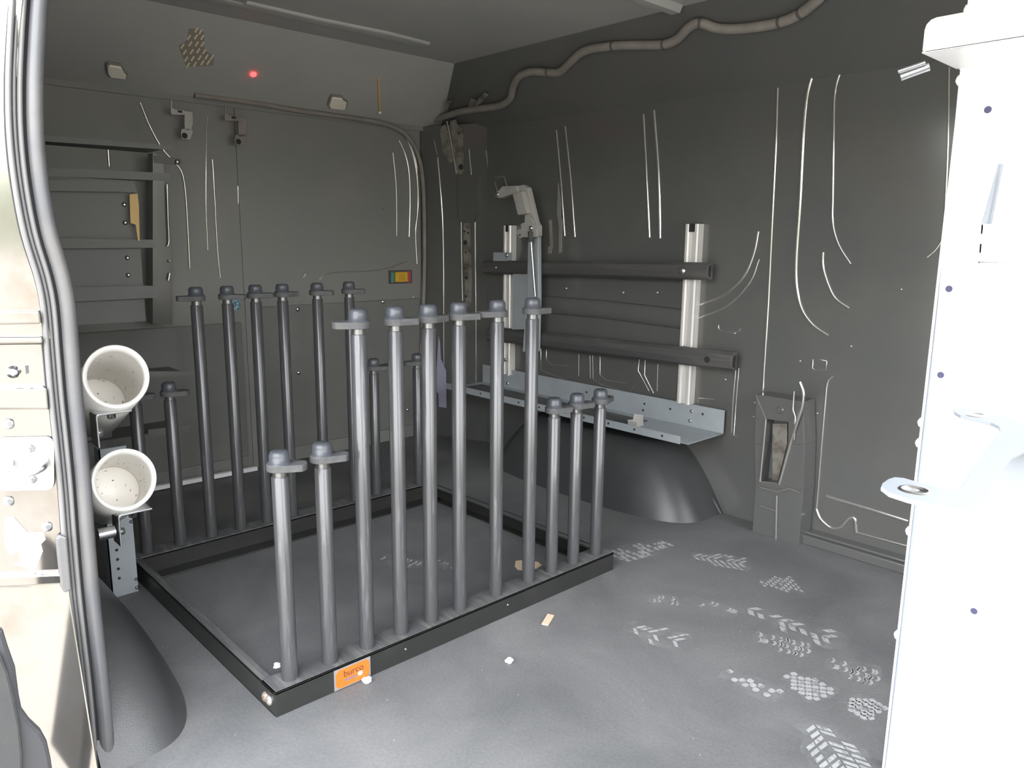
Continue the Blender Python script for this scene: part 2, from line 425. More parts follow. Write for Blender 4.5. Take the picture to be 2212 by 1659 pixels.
# split around the opening so that the recess is real
op = [wx(1655, 905, 1.60), wx(1703, 912, 1.60), wx(1702, 960, 1.60), wx(1680, 1045, 1.60), wx(1642, 1040, 1.60), wx(1650, 960, 1.60)]
outer = [wx(1633, 852, 1.60), wx(1735, 868, 1.60), wx(1738, 960, 1.60), wx(1735, 1060, 1.60), wx(1632, 1050, 1.60), wx(1630, 960, 1.60)]
for o_, dpt in ((0, .012),):
    n = 6
    for i in range(n):
        k = (i+1) % n
        p.prism([outer[i], outer[k], op[k], op[i]], (.075, 0, 0))
low = [wx(1632, 1050, 1.60), wx(1735, 1060, 1.60)]
zb = [Vector((1.60, low[0].y, 0)), Vector((1.60, low[1].y, 0))]
p.prism([low[0], low[1], zb[1], zb[0]], (.075, 0, 0))
p.k = 1
pb = [q+Vector((-.001, 0, 0)) for q in op]
p.bead([pb[0], pb[5], pb[4]], .004, .004, OX)
p.bead(smoothpath([wx(1728, 825, 1.59), wx(1736, 850, 1.59), wx(1733, 880, 1.59), wx(1722, 912, 1.59), pb[2]+Vector((0, -.008, 0)), pb[3]+Vector((0, -.006, 0))], 4), .005, .006, OX)
p.bead([pb[3], pb[4]], .003, .003, OX)
p.bead([wx(1716, 845, 1.595), wx(1713, 885, 1.595), wx(1718, 900, 1.595), wx(1716, 950, 1.595)], .003, .004, OX)
p.bead([wx(1642, 1053, 1.597), wx(1680, 1063, 1.597), wx(1705, 1056, 1.597), wx(1728, 1064, 1.597)], .003, .003, OX)
p.bead([wx(1643, 1093, 1.597), wx(1680, 1105, 1.597)], .003, .003, OX)
p.bead([wx(1678, 1070, 1.597), wx(1676, 1168, 1.597)], .004, .004, OX)
p.k = 2
p.prism([q+Vector((.05, 0, 0)) for q in op], (.02, 0, 0))
p.k = 3
p.prism([wx(1668, 915, 1.64), wx(1700, 915, 1.64), wx(1700, 960, 1.64), wx(1680, 1040, 1.64), wx(1668, 1040, 1.64)], (.004, 0, 0))
p.k = 0
p.lathe([(.012, 0), (.009, .004)], wx(1685, 886, 1.60), OX, 14)
struct(p.build('trim_1', ['paint', 'bead', 'paint', 'primer'], bevel=.004))
# sill trim along the driver wall foot
p = MB(); a = wz(1720, 1168); p.box((1.625, YF, 0), (XR, a.y, .028)); p.box((1.640, YF, .028), (XR, a.y, .036))
struct(p.build('baseboard_right', 'paint', bevel=.003))

# ---- rear wall around the two doors
OY = (0, -1, 0)
w = MB(); w.box((XL-.05, YB, -.05), (XR+.05, YB+.06, .0)); w.box((XL-.05, YB, 1.40), (XR+.05, YB+.06, 1.66))
w.box((XL-.05, YB, 0), (-.16, YB+.06, 1.40)); w.box((1.56, YB, 0), (XR+.05, YB+.06, 1.40))
w.k = 2; w.prism([(XL-.05, 1.25, 1.62), (XL-.05, 1.60, 1.42), (XL-.05, 1.62, 1.42), (XL-.05, 1.62, 1.66), (XL-.05, 1.25, 1.66)], (XR-XL+.1, 0, 0))
w.k = 1
def bb(pts, wpx=4, y=YB, n=4, h=None, sm=True, mb=None):
    P = [wy(u, v, y) for u, v in pts]
    if sm and len(P) > 2: P = smoothpath(P, n)
    d = (P[0]-CP).dot(F); r = wpx*d/FPX/2
    (mb or w).bead(P, r, h or r*.9, OY)
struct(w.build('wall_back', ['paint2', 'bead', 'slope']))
# rubber seal round the rear opening
s_ = MB(); P = smoothpath([wy(u, v, 1.585) for u, v in ((420, 205), (560, 224), (650, 240), (760, 255), (838, 270), (878, 293), (903, 335), (914, 400), (917, 520), (915, 640), (910, 760), (905, 860), (897, 1010))], 5)
s_.tube(P, .0095, 12); struct(s_.build('trim_2', 'conduit'))

# doors: an outer leaf, pressed rib mouldings and a lower lining board
def rear_door(name, x0, x1, right):
    d = MB(); d.box((x0 if not right else .6915, YB+.004, .0), (x1, YB+.04, 1.40))
    d.k = 1
    if right:
        for q, wd_ in (([(849, 330), (855, 390), (857, 450), (857, 510)], 3), ([(862, 303), (876, 335), (884, 375), (886, 440), (884, 512)], 5), ([(880, 300), (894, 340), (902, 390), (903, 450), (898, 500), (901, 570)], 4),
                       ([(888, 312), (899, 350), (904, 400)], 3), ([(514, 402), (515, 440)], 3), ([(655, 600), (660, 592)], 4), ([(893, 640), (893, 700), (892, 735)], 3),
                       ([(690, 605), (712, 590), (820, 583), (878, 565)], 3)):
            bb(q, wd_, YB+.004, 4, mb=d)
        for u, v in ((827, 425), (827, 450), (878, 532), (893, 576)):
            d.lathe([(.004, 0), (.002, .002)], wy(u, v, YB+.004), OY, 8)
    else:
        for q, wd_ in (([(448, 250), (446, 300), (445, 440), (449, 540)], 3), ([(459, 345), (464, 430), (470, 540), (476, 600)], 4)):
            bb(q, wd_, YB+.004, 4, mb=d)
    o = struct(d.build(name, ['paint2', 'bead'], bevel=.003))
    b = MB(); zt = .655 if right else .60
    b.box((x0+.015, YB-.008, .06), (x1-.02, YB+.004, zt))
    ob = b.build('lining_board', 'board', o, bevel=.004); 
    c = MB()
    if right:
        for u, v in ((643, 668), (827, 652), (645, 805), (880, 885)):
            c2 = MB(); c2.lathe([(.009, 0), (.009, .002), (.005, .005), (.001, .006)], wy(u, v, YB-.008), OY, 14); c2.build('fixing_screw', 'steel', ob)
    return o
rear_door('door_1', .70, 1.545, True)
rear_door('door_2', -.16, .69, False)
p = MB(); p.box((.67, YB+.041, -.02), (.72, YB+.055, 1.40)); p.box((-.2, YB+.041, -.02), (1.6, YB+.055, .02)); p.box((1.53, YB+.041, 0), (1.58, YB+.055, 1.4)); p.box((-.2, YB+.041, 0), (-.14, YB+.055, 1.4)); struct(p.build('trim_9', 'stone'))  # strips added behind the door gaps to stop light leaking through
# rear threshold strip in white
p = MB(); a = wy(330, 1052, 1.56); b = wy(556, 1008, 1.56)
p.prism([a, b, b+Vector((0, 0, -.016)), a+Vector((0, 0, -.016))], (0, .02, 0)); 
struct(p.build('trim_3', 'white'))

# D pillar: slanted boxed corner between rear door and driver wall
pA, pB = Vector((1.560, 1.60, 0)), Vector((1.68, 1.30, 0))
nD = Vector((-(pB.y-pA.y), (pB.x-pA.x), 0)).normalized()*-1
if nD.x > 0: nD = -nD
def dp(u, v): return onplane(u, v, nD, nD.dot(pA))
p = MB(); p.prism([pA, pB, (1.68, 1.60, 0)], (0, 0, 1.42))
p.k = 1
def db(pts, wpx):
    P = [dp(u, v) for u, v in pts]; 
    if len(P) > 2: P = smoothpath(P, 4)
    r = wpx*(P[0]-CP).dot(F)/FPX/2; p.bead(P, r, r*.9, nD)
db([(937, 303), (944, 335)], 4); db([(945, 340), (953, 430), (957, 520), (958, 650), (958, 860)], 5)
db([(966, 262), (975, 310), (986, 375)], 5); db([(959, 230), (964, 248)], 4)
db([(1013, 322), (1018, 378)], 4); db([(997, 397), (1000, 458)], 4); db([(1030, 397), (1033, 455)], 4)
db([(996, 480), (997, 560), (999, 650)], 3); db([(1026, 480), (1027, 600), (1028, 700), (1028, 830)], 4); db([(1033, 458), (1025, 475)], 3)
db([(1050, 325), (1056, 375), (1063, 430)], 3); db([(1057, 435), (1059, 520), (1058, 630), (1056, 640), (1056, 740)], 5)
p.k = 2
def patch(pts, k, d=.003):
    p.k = k; p.prism([dp(u, v)+nD*.0005 for u, v in pts], nD*d)
patch([(972, 262), (985, 258), (992, 275), (1001, 278), (1002, 330), (1004, 378), (988, 376), (980, 320)], 2)
patch([(950, 280), (962, 268), (972, 300), (980, 350), (972, 352), (958, 330)], 2)
patch([(1002, 482), (1015, 482), (1020, 600), (1018, 662), (1007, 660), (1002, 560)], 2)
p.k = 3
for u, v, r in ((992, 288, .005), (996, 361, .012), (1004, 500, .005), (1012, 503, .005), (1006, 524, .010), (1014, 541, .004), (1007, 545, .005), (1008, 600, .008), (1004, 580, .004), (1007, 640, .006)):
    p.lathe([(r, 0), (r, .004)], dp(u, v), nD, 12)
# boxed hinge cover
p.k = 0
p.prism([dp(u, v) for u, v in ((993, 380), (1036, 380), (1036, 460), (1026, 478), (994, 478))], nD*.012)
struct(p.build('trim_4', ['paint', 'bead', 'primer', 'hole']))

# ---- ceiling with its roof bow, driver side rail edge
w = MB(); w.box((XL-.05, YF, ZC), (1.52, YB+.06, ZC+.05))
P = [wz(530, 3, ZC), wz(700, 42, ZC), wz(830, 68, ZC), wz(925, 92, ZC)]
w.bead(P, .012, .010, (0, 0, -1))
w.bead([Vector((-.2, P[0].y+.05, ZC)), Vector((1.2, P[0].y+.05, ZC))], .03, .006, (0, 0, -1))
for yb in (.15, -.75): 
    w.prism([(XL, yb, ZC), (XL, yb+.05, ZC), (XL, yb+.04, ZC-.02), (XL, yb+.01, ZC-.02)], (1.75, 0, 0))
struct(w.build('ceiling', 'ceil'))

# ---- passenger side wall: rear part, header over the sliding door, front part
w = MB(); w.box((XL-.05, .14, -.05), (XL, YB+.06, 1.66)); w.box((XL-.05, -1.45, 1.50), (XL, .14, 1.66)); w.box((XL-.05, YF, -.05), (XL, -1.45, 1.66))
w.k = 1
def lb(pts, wpx):
    P = smoothpath([wx(u, v, XL) for u, v in pts], 4) if len(pts) > 2 else [wx(u, v, XL) for u, v in pts]
    r = wpx*(P[0]-CP).dot(F)/FPX/2; w.bead(P, r, r*.9, (1, 0, 0))
struct(w.build('wall_left', ['paint2', 'bead']))
# unseen cab end; windscreen opening added to bring daylight onto the rear doors
w = MB(); w.box((XL-.05, YF-.05, -.05), (XR+.05, YF, .42)); w.box((XL-.05, YF-.05, 1.56), (XR+.05, YF, 1.66))
w.box((XL-.05, YF-.05, .42), (XL+.08, YF, 1.56)); w.box((XR-.10, YF-.05, .42), (XR+.05, YF, 1.56)); struct(w.build('wall_front', 'paint'))

# rear passenger corner pillar inside the doors: raised lines
p = MB()
p.prism([wy(330, 330, 1.5), wy(352, 340, 1.5), wy(372, 560, 1.5), wy(372, 700, 1.5), wy(330, 700, 1.5)], (0, .05, 0))
p.k = 1
bb([(303, 222), (325, 275), (350, 320), (372, 345), (392, 370), (400, 410), (405, 480), (410, 580)], 5, 1.49, mb=p)
bb([(361, 398), (363, 470), (365, 520), (362, 532)], 4, 1.49, mb=p)
bb([(233, 318), (236, 360)], 5, 1.49, mb=p)
bb([(367, 590), (364, 606)], 5, 1.49, mb=p); bb([(364, 563), (368, 565)], 5, 1.49, mb=p)
struct(p.build('trim_5', ['paint', 'bead']))

# ---- sliding door opening, rear jamb: rubber seal and painted face
SEALX = -.27
sp_px = [(125, -150), (112, -60), (105, 0), (98, 100), (94, 200), (96, 300), (106, 400), (124, 500), (150, 590), (163, 660), (171, 760), (179, 860), (188, 950), (197, 1050), (204, 1150), (212, 1250), (222, 1350), (233, 1450), (242, 1550), (250, 1659), (258, 1780)]
SP = smoothpath([wy(u, v, .075) for u, v in sp_px], 4)
OJ = (0, -1, 0)
# profile: across runs outboard (-x); first bulb, groove, rib, groove, lip
def arc(cx, r, a0, a1, n, hy=1.): return [(cx+r*cos(radians(a0+(a1-a0)*i/n)), r*hy*sin(radians(a0+(a1-a0)*i/n))) for i in range(n+1)]
sgn = 1
t0 = (SP[5]-SP[0]).normalized(); 
if t0.cross(Vector(OJ)).x > 0: sgn = -1
so = bpy.data.objects.new('trim_6', None); COL.objects.link(so); struct(so)
def jpart(name, prof, m):
    q = MB(); pr_ = [(sgn*a*.80, b*.85) for a, b in prof]; q.sweep(SP, pr_, OJ, closed=True); return q.build(name, m, so)
jpart('seal_bulb', arc(.014, .0145, 0, 360, 20), 'seal')
jpart('seal_web', [(.024, -.012), (.024, -.002), (.062, -.002), (.062, -.012)], 'hole')
jpart('seal_rib', arc(.0385, .0048, 0, 360, 12, 1.3), 'sealrib')
jpart('seal_lip', arc(.0565, .0052, 0, 360, 12, 1.5), 'sealrib')
jpart('seal_ridge', arc(.0475, .0035, 0, 360, 10, 1.0), 'seal')
# body metal behind the seal closing the gap to the wall
q = MB(); q.sweep(SP, [(sgn*a*.8, b) for a, b in ((.004, -.012), (.010, -.03), (.03, -.09), (.06, -.09), (.062, -.012))], OJ, closed=True)
struct(q.build('trim_7', 'paint'))
# painted outboard face of the jamb, divided in pressed panels
JY = .085
JN = Vector((-.46, -.89, 0)).normalized()
def jy(u, v, d=0.): return onplane(u, v, JN, JN.dot(Vector((-.33, JY, 0)))+d)
pj = MB()
A = [(-400, -150), (80, -150), (50, 0), (40, 100), (38, 300), (50, 450), (75, 560), (100, 660), (110, 735)]
pj.prism([jy(u, v) for u, v in A + [(-400, 735)]], (0, .03, 0))
pj.prism([jy(u, v, .012) for u, v in ((-400, 672), (86, 672), (90, 700), (-400, 708))], (0, .03, 0))
pj.prism([jy(u, v, .012) for u, v in ((-400, 730), (92, 728), (94, 742), (-400, 748))], (0, .03, 0))
pj.prism([jy(u, v, -.012) for u, v in ((-400, 745), (96, 740), (108, 860), (-400, 860))], (0, .02, 0))
pj.prism([jy(u, v, .010) for u, v in ((-400, 845), (102, 838), (106, 885), (-400, 880))], (0, .04, 0))
pj.prism([jy(u, v) for u, v in ((-400, 880), (112, 880), (148, 1270), (-400, 1270))], (0, .03, 0))
pj.prism([jy(u, v, .012) for u, v in ((-400, 1262), (140, 1240), (142, 1262), (-400, 1290))], (0, .04, 0))
# lower apron leans back and mirrors the yard
a1 = jy(146, 1256, .008); a0 = a1 + Vector((-.80, .60, 0))*.35
dn = Vector((0, -.13, -.52))
pj.prism([a0, a1, a1+dn, a0+dn], (0, .03, 0))
o = struct(pj.build('trim_8', 'jamb', bevel=.003))
q = MB(); q.lathe([(.010, 0), (.010, .003), (.006, .005), (.006, .010), (.003, .010)], jy(28, 803, -.012), OJ, 20); q.build('bolt', 'steel', o)
q = MB(); q.prism([jy(u, v, -.0125) for u, v in ((54, 790), (61, 789), (62, 806), (56, 808))], (0, -.001, 0)); q.build('slot', 'plate', o)

# striker loop on its plate
st = thing('door_striker', 'white rounded latch striker plate with a loop on the sunlit door jamb', 'latch', jy(60, 1000))
def rel(o, P): return [Vector(p)-o.location for p in P]
q = MB(); P = []
for (cx, cy, a) in ((100, 960, -90), (100, 1040, 0), (8, 1042, 90), (8, 962, 180)):
    for k in range(5):
        an = radians(a+90*k/4); P.append(jy(cx+16*cos(an), cy+18*sin(an)))
q.prism(rel(st, P), (0, -.006, 0)); q.build('plate', 'enamel', st, bevel=.002)
q = MB(); q.tube(rel(st, smoothpath([jy(22, 995, .004), jy(24, 1012, .03), jy(60, 1022, .036), jy(92, 1010, .03), jy(98, 992, .004)], 5)), .0055, 10); q.build('striker_loop', 'steel', st)
for u, v in ((66, 968), (70, 1035)):
    q = MB(); q.lathe([(.006, 0), (.006, .003), (.003, .004)], jy(u, v, .006)-st.location, OJ, 12); q.build('screw', 'steel', st)
# small bolts beside it
for u, v in ((20, 915), (20, 1082), (103, 1137)):
    q = MB(); q.lathe([(.009, 0), (.008, .003), (.004, .004)], jy(u, v), OJ, 14)
    q.build('jamb_bolt', 'steel', o)
q = MB(); q.prism([jy(u, v, .0) for u, v in ((12, 1115), (30, 1118), (60, 1150), (95, 1150), (98, 1165), (88, 1175), (92, 1190), (82, 1215), (72, 1245), (60, 1238), (55, 1225), (28, 1220), (45, 1210), (40, 1190), (22, 1200), (12, 1180), (8, 1140))], (0, -.0012, 0))
tag(q.build('torn_sticker', 'paper'), 'torn white scrap of sticker on the beige door jamb below the striker', 'sticker')
q = MB(); q.prism([jy(u, v, .004) for u, v in ((118, 1160), (126, 1152), (140, 1156), (150, 1270), (136, 1277), (128, 1262))], (0, -.012, 0))
tag(q.build('rubber_buffer', 'seal', bevel=.003), 'grey rubber buffer block against the door seal near the sill', 'buffer')
# plastic lower trim in the corner
q = MB(); P = [wy(u, v, -.02) for u, v in ((-60, 1330), (2, 1352), (12, 1385), (28, 1430), (36, 1490), (42, 1520), (60, 1545), (84, 1568), (96, 1590), (104, 1625), (112, 1680), (112, 1760), (-60, 1760))]
q.prism(P, (0, -.02, 0)); ot = q.build('sill_trim', 'stone', bevel=.006)
tag(ot, 'black plastic sill trim curving down in the bottom left corner', 'trim')
q = MB(); P = [wy(u, v, -.04) for u, v in ((-40, 1400), (0, 1410), (16, 1450), (28, 1500), (40, 1560), (46, 1620), (46, 1700), (-40, 1700))]; q.prism(P, (0, -.012, 0)); q.build('inner_rib', 'liner', ot, bevel=.004)

# ------------------------------------------------------------------ WHEEL ARCHES
def arch(xw, xi, lean, name, label, y0=.045, y1=1.06, h=.235):
    s = 1 if xi > xw else -1
    m = MB(); rows = []; nz = 14; nseg = 46
    for j in range(nz+1):
        t = j/nz
        z = h*sin(t*pi/2) if True else 0
        ins = .0+.085*(1-cos(t*pi/2))*1.4
        ya = y0 + .55*z + ins*.7; yb_ = y1 - .55*z - ins*.7
        xx = xi - s*(lean*z + ins*.55)
        row = []
        for i in range(nseg+1):
            a = pi*i/nseg        # half superellipse from front wall to rear wall
            cx, cy = sin(a), cos(a); e_ = 2/4.2
            X = xw + (xx-xw)*abs(sin(a))**(.42)
            Y = (ya+yb_)/2 - (yb_-ya)/2*(1 if cy > 0 else -1)*abs(cy)**(.80 if abs(cy) < .9 else .80)
            row.append((X, Y, z))
        rows.append(row)
    vs = [p for r_ in rows for p in r_]; n = nseg+1
    fs = [(j*n+i, j*n+i+1, (j+1)*n+i+1, (j+1)*n+i) for j in range(nz) for i in range(nseg)]
    fs.append([nz*n+i for i in range(n)])
    m.add(vs, fs, True)
    return m
m = arch(1.68, 1.405, .25, '', '')
lipP = smoothpath([(1.672, .285, .235), (1.655, .215, .185), (1.655, .15, .12), (1.66, .085, .055), (1.665, .045, .002)], 4)
tg = thing('wheel_arch_cover', 'black moulded wheel arch cover under the grey tray', 'wheel arch')
m.build('cover', 'liner', tg)
q = MB(); q.bead(lipP, .006, .007, (-.5, -1, 0)); q.build('edge_flange', 'liner', tg)
tg = thing('wheel_arch_cover', 'black moulded wheel arch cover beside the sliding door seal, in front of the white pipes', 'wheel arch')
m = arch(-.30, -.085, .35, '', '', h=.215, y1=1.02); m.build('cover', 'liner', tg)

# ------------------------------------------------------------------ PIPE RACK
RL, RY0, RY1, RH = 1.031, 0., .90, .052
rack = thing('post_rack', 'black steel storage rack on the van floor with two rows of upright posts', 'rack')
PX = [.047, .138, .229, .318, .403, .489, .605, .719, .805, .891, .985]
# front rail is a channel: dark face with dusty rubber top
q = MB(); q.box((0, 0, 0), (RL, .005, RH)); q.box((0, 0, RH-.005), (RL, .062, RH)); q.box((0, .005, 0), (RL, .062, .004)); fr = q.build('front_rail', 'rack', rack, bevel=.0012)
q = MB(); q.box((.004, .004, RH), (RL-.004, .060, RH+.0025)); q.build('rubber_strip', 'railtop', fr)
q = MB(); q.box((0, RY1-.055, 0), (RL, RY1-.05, RH)); q.box((0, RY1-.055, RH-.005), (RL, RY1+.005, RH)); q.box((0, RY1-.06-.045, 0), (RL, RY1-.055, .004)); q.box((0, RY1-.003, 0), (RL, RY1+.002, RH)); re = q.build('rear_rail', 'rack', rack, bevel=.0012)
q = MB(); q.box((.004, RY1-.053, RH), (RL-.004, RY1+.003, RH+.0025)); q.build('rubber_strip', 'railtop', re)
for nm, x0, x1 in (('side_rail', 0, .005), ('side_rail', RL-.005, RL)):
    q = MB(); q.box((x0, .005, 0), (x1, RY1-.05, RH))
    sx = x0 if x0 == 0 else RL-.03
    q.box((sx, .062, 0), (sx+.03, RY1-.055, .004)); q.box((sx, .062, RH-.004), (sx+.022, RY1-.055, RH))
    sr = q.build(nm, 'rack', rack, bevel=.0012)
    q = MB(); q.box((sx+.002, .062, RH), (sx+.020, RY1-.056, RH+.002)); q.build('dust_strip', 'railtop', sr)
for yy in (.022, .038):
    q = MB(); q.lathe([(.0105, 0), (.0105, .0015), (.009, .004), (.006, .006), (.002, .007)], (0, yy+.004, .026), (-1, 0, 0), 18)
    q.build('corner_bolt', 'rust', rack)
for x, z in ((.31, .028), (.62, .03)):
    q = MB(); q.lathe([(.003, 0), (.002, .0015)], (x, 0, z), (0, -1, 0), 10); q.build('rivet', 'steel', rack)

def make_post(hgt, seed):
    t = MB(); t.lathe([(.0165, 0), (.0165, hgt-.012), (.0150, hgt-.010)], (0, 0, 0), (0, 0, 1), 24)
    post = t.build('post', 'tube', rack)
    t = MB(); t.lathe([(.0135, hgt-.012), (.0135, hgt+.004)], (0, 0, 0), (0, 0, 1), 20); t.build('neck', 'darksteel', post)
    # cam plate: round head with a wide tapering tongue
    t = MB(); P = []
    for k in range(17):
        a = radians(70+220*k/16); P.append((.0245*cos(a), .0245*sin(a), hgt+.004))
    for k in range(9):
        a = radians(-62+124*k/8); P.append((.040+.012*cos(a), .018*sin(a), hgt+.004))
    t.prism([(a_, b_, c_-.0025) for a_, b_, c_ in P], (0, 0, .014)); t.build('locking_plate', 'plate', post, bevel=.0015)
    t = MB(); t.lathe([(.0235, hgt+.0155), (.0225, hgt+.0175), (.0195, hgt+.0185), (.0192, hgt+.031), (.0178, hgt+.0365), (.0145, hgt+.040), (.004, hgt+.0405)], (0, 0, 0), (0, 0, 1), 24); t.build('cap', 'cap', post)
    return post
TALL, SHORT = .748-RH, .488-RH
tp = make_post(TALL, 1); sp0 = make_post(SHORT, 2)
def copy_post(src):
    c = src.copy(); COL.objects.link(c); c.parent = rack
    for ch in src.children:
        d = ch.copy(); COL.objects.link(d); d.parent = c
    return c
rotF = [-38, -25, 155, -18, 5, -22, 165, -8, -20, -18, 10]
rotR = [0, -20, 160, -25, -10, 5, -35, -20, -30, 178, 170]
ut = us = False
for row, (yy, rots) in enumerate(((.030, rotF), (RY1-.025, rotR))):
    for i, x in enumerate(PX):
        short = i < 2 or i > 7
        if short:
            o = sp0 if not us else copy_post(sp0); us = True
        else:
            o = tp if not ut else copy_post(tp); ut = True
        o.location = (x, yy, RH+.001)
        o.rotation_euler = (0, 0, radians(rots[i]))
        # a shade of play in each socket
        o.rotation_euler.x = radians(.15*sin(i*2.1+row)); 
# orange maker's plate riveted on the front rail
def fy(u, v): return wy(u, v, 0)
a = fy(721, 1454); b = fy(799, 1424)
x0, x1 = a.x, b.x; z0, z1 = .002, RH-.004
lab = MB(); lab.box((x0, -.0016, z0), (x1, 0, z1)); lo = lab.build('maker_plate', 'label_edge', rack); lo['label'] = 'orange printed maker plate'
q = MB(); q.prism([(x0+.010, -.0017, z0+.0025), (x1-.010, -.0017, z0+.0025), (x1-.003, -.0017, z0+.010), (x1-.003, -.0017, z1-.010), (x1-.010, -.0017, z1-.0025), (x0+.010, -.0017, z1-.0025), (x0+.003, -.0017, z1-.010), (x0+.003, -.0017, z0+.010)], (0, -.0006, 0)); q.build('printed_field', 'orange', lo)
def text(body, x, z, size, m, parent, y=-.0025, sx=1.):
    c = bpy.data.curves.new('lettering', 'FONT'); c.body = body; c.size = size; c.extrude = .0002; c.align_x = 'LEFT'; c.offset = .0
    o = bpy.data.objects.new('lettering', c); COL.objects.link(o); o.location = (x, y, z); o.rotation_euler = (radians(90), 0, 0); o.scale.x = sx
    bpy.context.view_layer.update()
    dg = bpy.context.evaluated_depsgraph_get(); me = bpy.data.meshes.new_from_object(o.evaluated_get(dg)); me.materials.clear(); me.materials.append(M[m])
    o2 = bpy.data.objects.new('lettering', me); o2.matrix_world = o.matrix_world.copy(); COL.objects.link(o2); bpy.data.objects.remove(o); o2.parent = parent
    return o2
text('burco', x0+.021, z0+.0245, .0205, 'ink', lo, sx=1.0)
q = MB(); q.box((x0+.024, -.0026, z0+.014), (x1-.034, -.0022, z0+.019)); q.build('printed_stripe', 'inkblue', lo)
q = MB(); q.prism([(x1-.026+.0055*cos(k), -.0024, z0+.0185+.005*sin(k)) for k in (0, .9, 1.9, 2.6, 3.4, 4.3, 5.3)], (0, -.0012, 0)); q.build('paint_fleck', 'paper', lo)

# ------------------------------------------------------------------ DRIVER WALL FITTINGS
# aluminium channels
def channel(y, z0, z1, wid, label, holes, side):
    t = thing('mounting_channel', label, 'rail', (1.645, y, z0), 'aluminium uprights on the driver wall')
    h = z1-z0; c = MB(); hw = wid/2
    # section in (y, x): side flanges with two raised ribs and a recessed web
    sec = [(-hw, .035), (-hw, .004), (-hw+.004, 0), (-hw+.012, 0), (-hw+.016, .006), (-.010, .006), (-.008, .012), (.008, .012), (.010, .006), (hw-.016, .006), (hw-.012, 0), (hw-.004, 0), (hw, .004), (hw, .035)]
    c.prism([(x, yy, 0) for yy, x in sec], (0, 0, h)); c.build('channel', 'alu', t)
    for z in holes:
        q = MB(); q.lathe([(.007, 0), (.007, .003), (.004, .004)], (-.001, 0, z-z0), (-1, 0, 0), 14); q.build('bolt', 'steel', t)
    q = MB(); q.box((.002, -.010, h-.026), (.0125, .010, h+.0005)); q.build('slot_opening', 'hole', t)
    return t
channel(.212, .365, .985, .052, 'bright aluminium upright nearer the partition, carrying both black bars', (.565, ), 0)
channel(1.132, .345, .985, .046, 'bright aluminium upright nearer the rear doors, beside the folded lift arm', (.41, ), 0)
# black bars
def bar(a, b, r, label, name='lashing_bar'):
    a = Vector(a); b = Vector(b); t = thing(name, label, 'bar', a, 'black bars across the uprights'); d = b-a; L = d.length
    c = MB(); sec = [(-.006, -r), (.010, -r), (.022, -r*.7), (.028, 0), (.022, r*.7), (.010, r), (-.006, r)]
    dr = d.normalized(); up = Vector((0, 0, 1))
    # hollow section drawn as a shallow D
    P = [Vector((-x, 0, 0))+up*z for x, z in sec]
    c.prism(P, d); c.build('bar', 'darkbar', t, bevel=.002)
    return t, d
t, d = bar(wx(1050, 577, 1.632), wx(1538, 586, 1.632), .029, 'upper black padded bar across the aluminium uprights')
q = MB(); q.lathe([(.013, 0), (.013, .003), (.008, .006), (.002, .007)], d*.915+Vector((-.029, 0, 0)), (-1, 0, 0), 16); q.build('bolt_head', 'steel', t)
q = MB(); q.lathe([(.004, 0), (.002, .002)], d*.085+Vector((-.028, 0, 0)), (-1, 0, 0), 10); q.build('rivet', 'steel', t)
q = MB(); q.box((-.001, .06, .030), (.01, .11, .065)); q.build('end_bracket', 'greyshelf', t) if False else None
e1 = MB(); e1.prism([d+Vector((-.008, -.001, -.020)), d+Vector((-.022, -.001, -.014)), d+Vector((-.022, -.001, .016)), d+Vector((-.008, -.001, .020))], (0, .004, 0)); e1.build('end_opening', 'hole', t)
t, d = bar(wx(1058, 720, 1.632), wx(1590, 781, 1.632), .031, 'lower black bar, longer and dented, above the grey tray')
q = MB(); q.lathe([(.011, 0), (.011, .0012)], d*.925+Vector((-.028, 0, 0)), (-1, 0, 0), 14); q.build('bolt_hole', 'hole', t)
e1 = MB(); e1.prism([d+Vector((-.004, -.001, -.022)), d+Vector((-.022, -.001, -.015)), d+Vector((-.022, -.001, .016)), d+Vector((-.004, -.001, .022))], (0, .004, 0)); e1.build('end_opening', 'hole', t)
# small angle plate holding the upper bar on the far upright
q = MB(); a = wx(1073, 545, 1.64); b = wx(1104, 560, 1.64); q.box((1.62, b.y, a.z-.04), (1.645, a.y, a.z)); o_ = q.build('angle_plate', 'greyshelf'); tag(o_, 'small grey angle plate with a screw, above the upper bar at the far upright', 'bracket')
q = MB(); q.lathe([(.009, 0), (.009, .003), (.003, .005)], wx(1095, 551, 1.619), OX, 14); q.build('screw', 'steel', o_)

# grey tray
ty = thing('shelf_tray', 'long blue-grey sheet metal tray on the driver wall above the wheel arch', 'shelf', (1.66, .05, .285))
q = MB(); L = 1.25
q.box((-.21, 0, 0), (0, L, .002)); o_ = q.build('tray_base', 'greyshelf', ty)
q = MB(); q.box((-.002, 0, .0), (0, L, .082)); q.build('back_panel', 'greyshelf', ty)
q = MB(); q.box((-.212, .03, -.004), (-.209, L, .022)); lip = q.build('front_lip', 'greyshelf', ty)
for i in range(9):
    q = MB(); q.lathe([(.0042, 0), (.0042, .0006)], (-.212, .10+i*.115, .010), (-1, 0, 0), 12); q.build('lip_hole', 'hole', lip)
for yy, zz in ((.335, .05), (.34, .025), (.22, .05), (.085, .055), (.62, .05)):
    q = MB(); q.lathe([(.0045, 0), (.0045, .0006)], (-.002, yy, zz), (-1, 0, 0), 12); q.build('back_hole', 'hole', ty)
for yy, zz in ((.13, .058), (.135, .022), (1.08, .055), (1.08, .02)):
    q = MB(); q.lathe([(.007, 0), (.007, .002), (.004, .005)], (-.002, yy, zz), (-1, 0, 0), 14); q.build('tray_bolt', 'steel', ty)
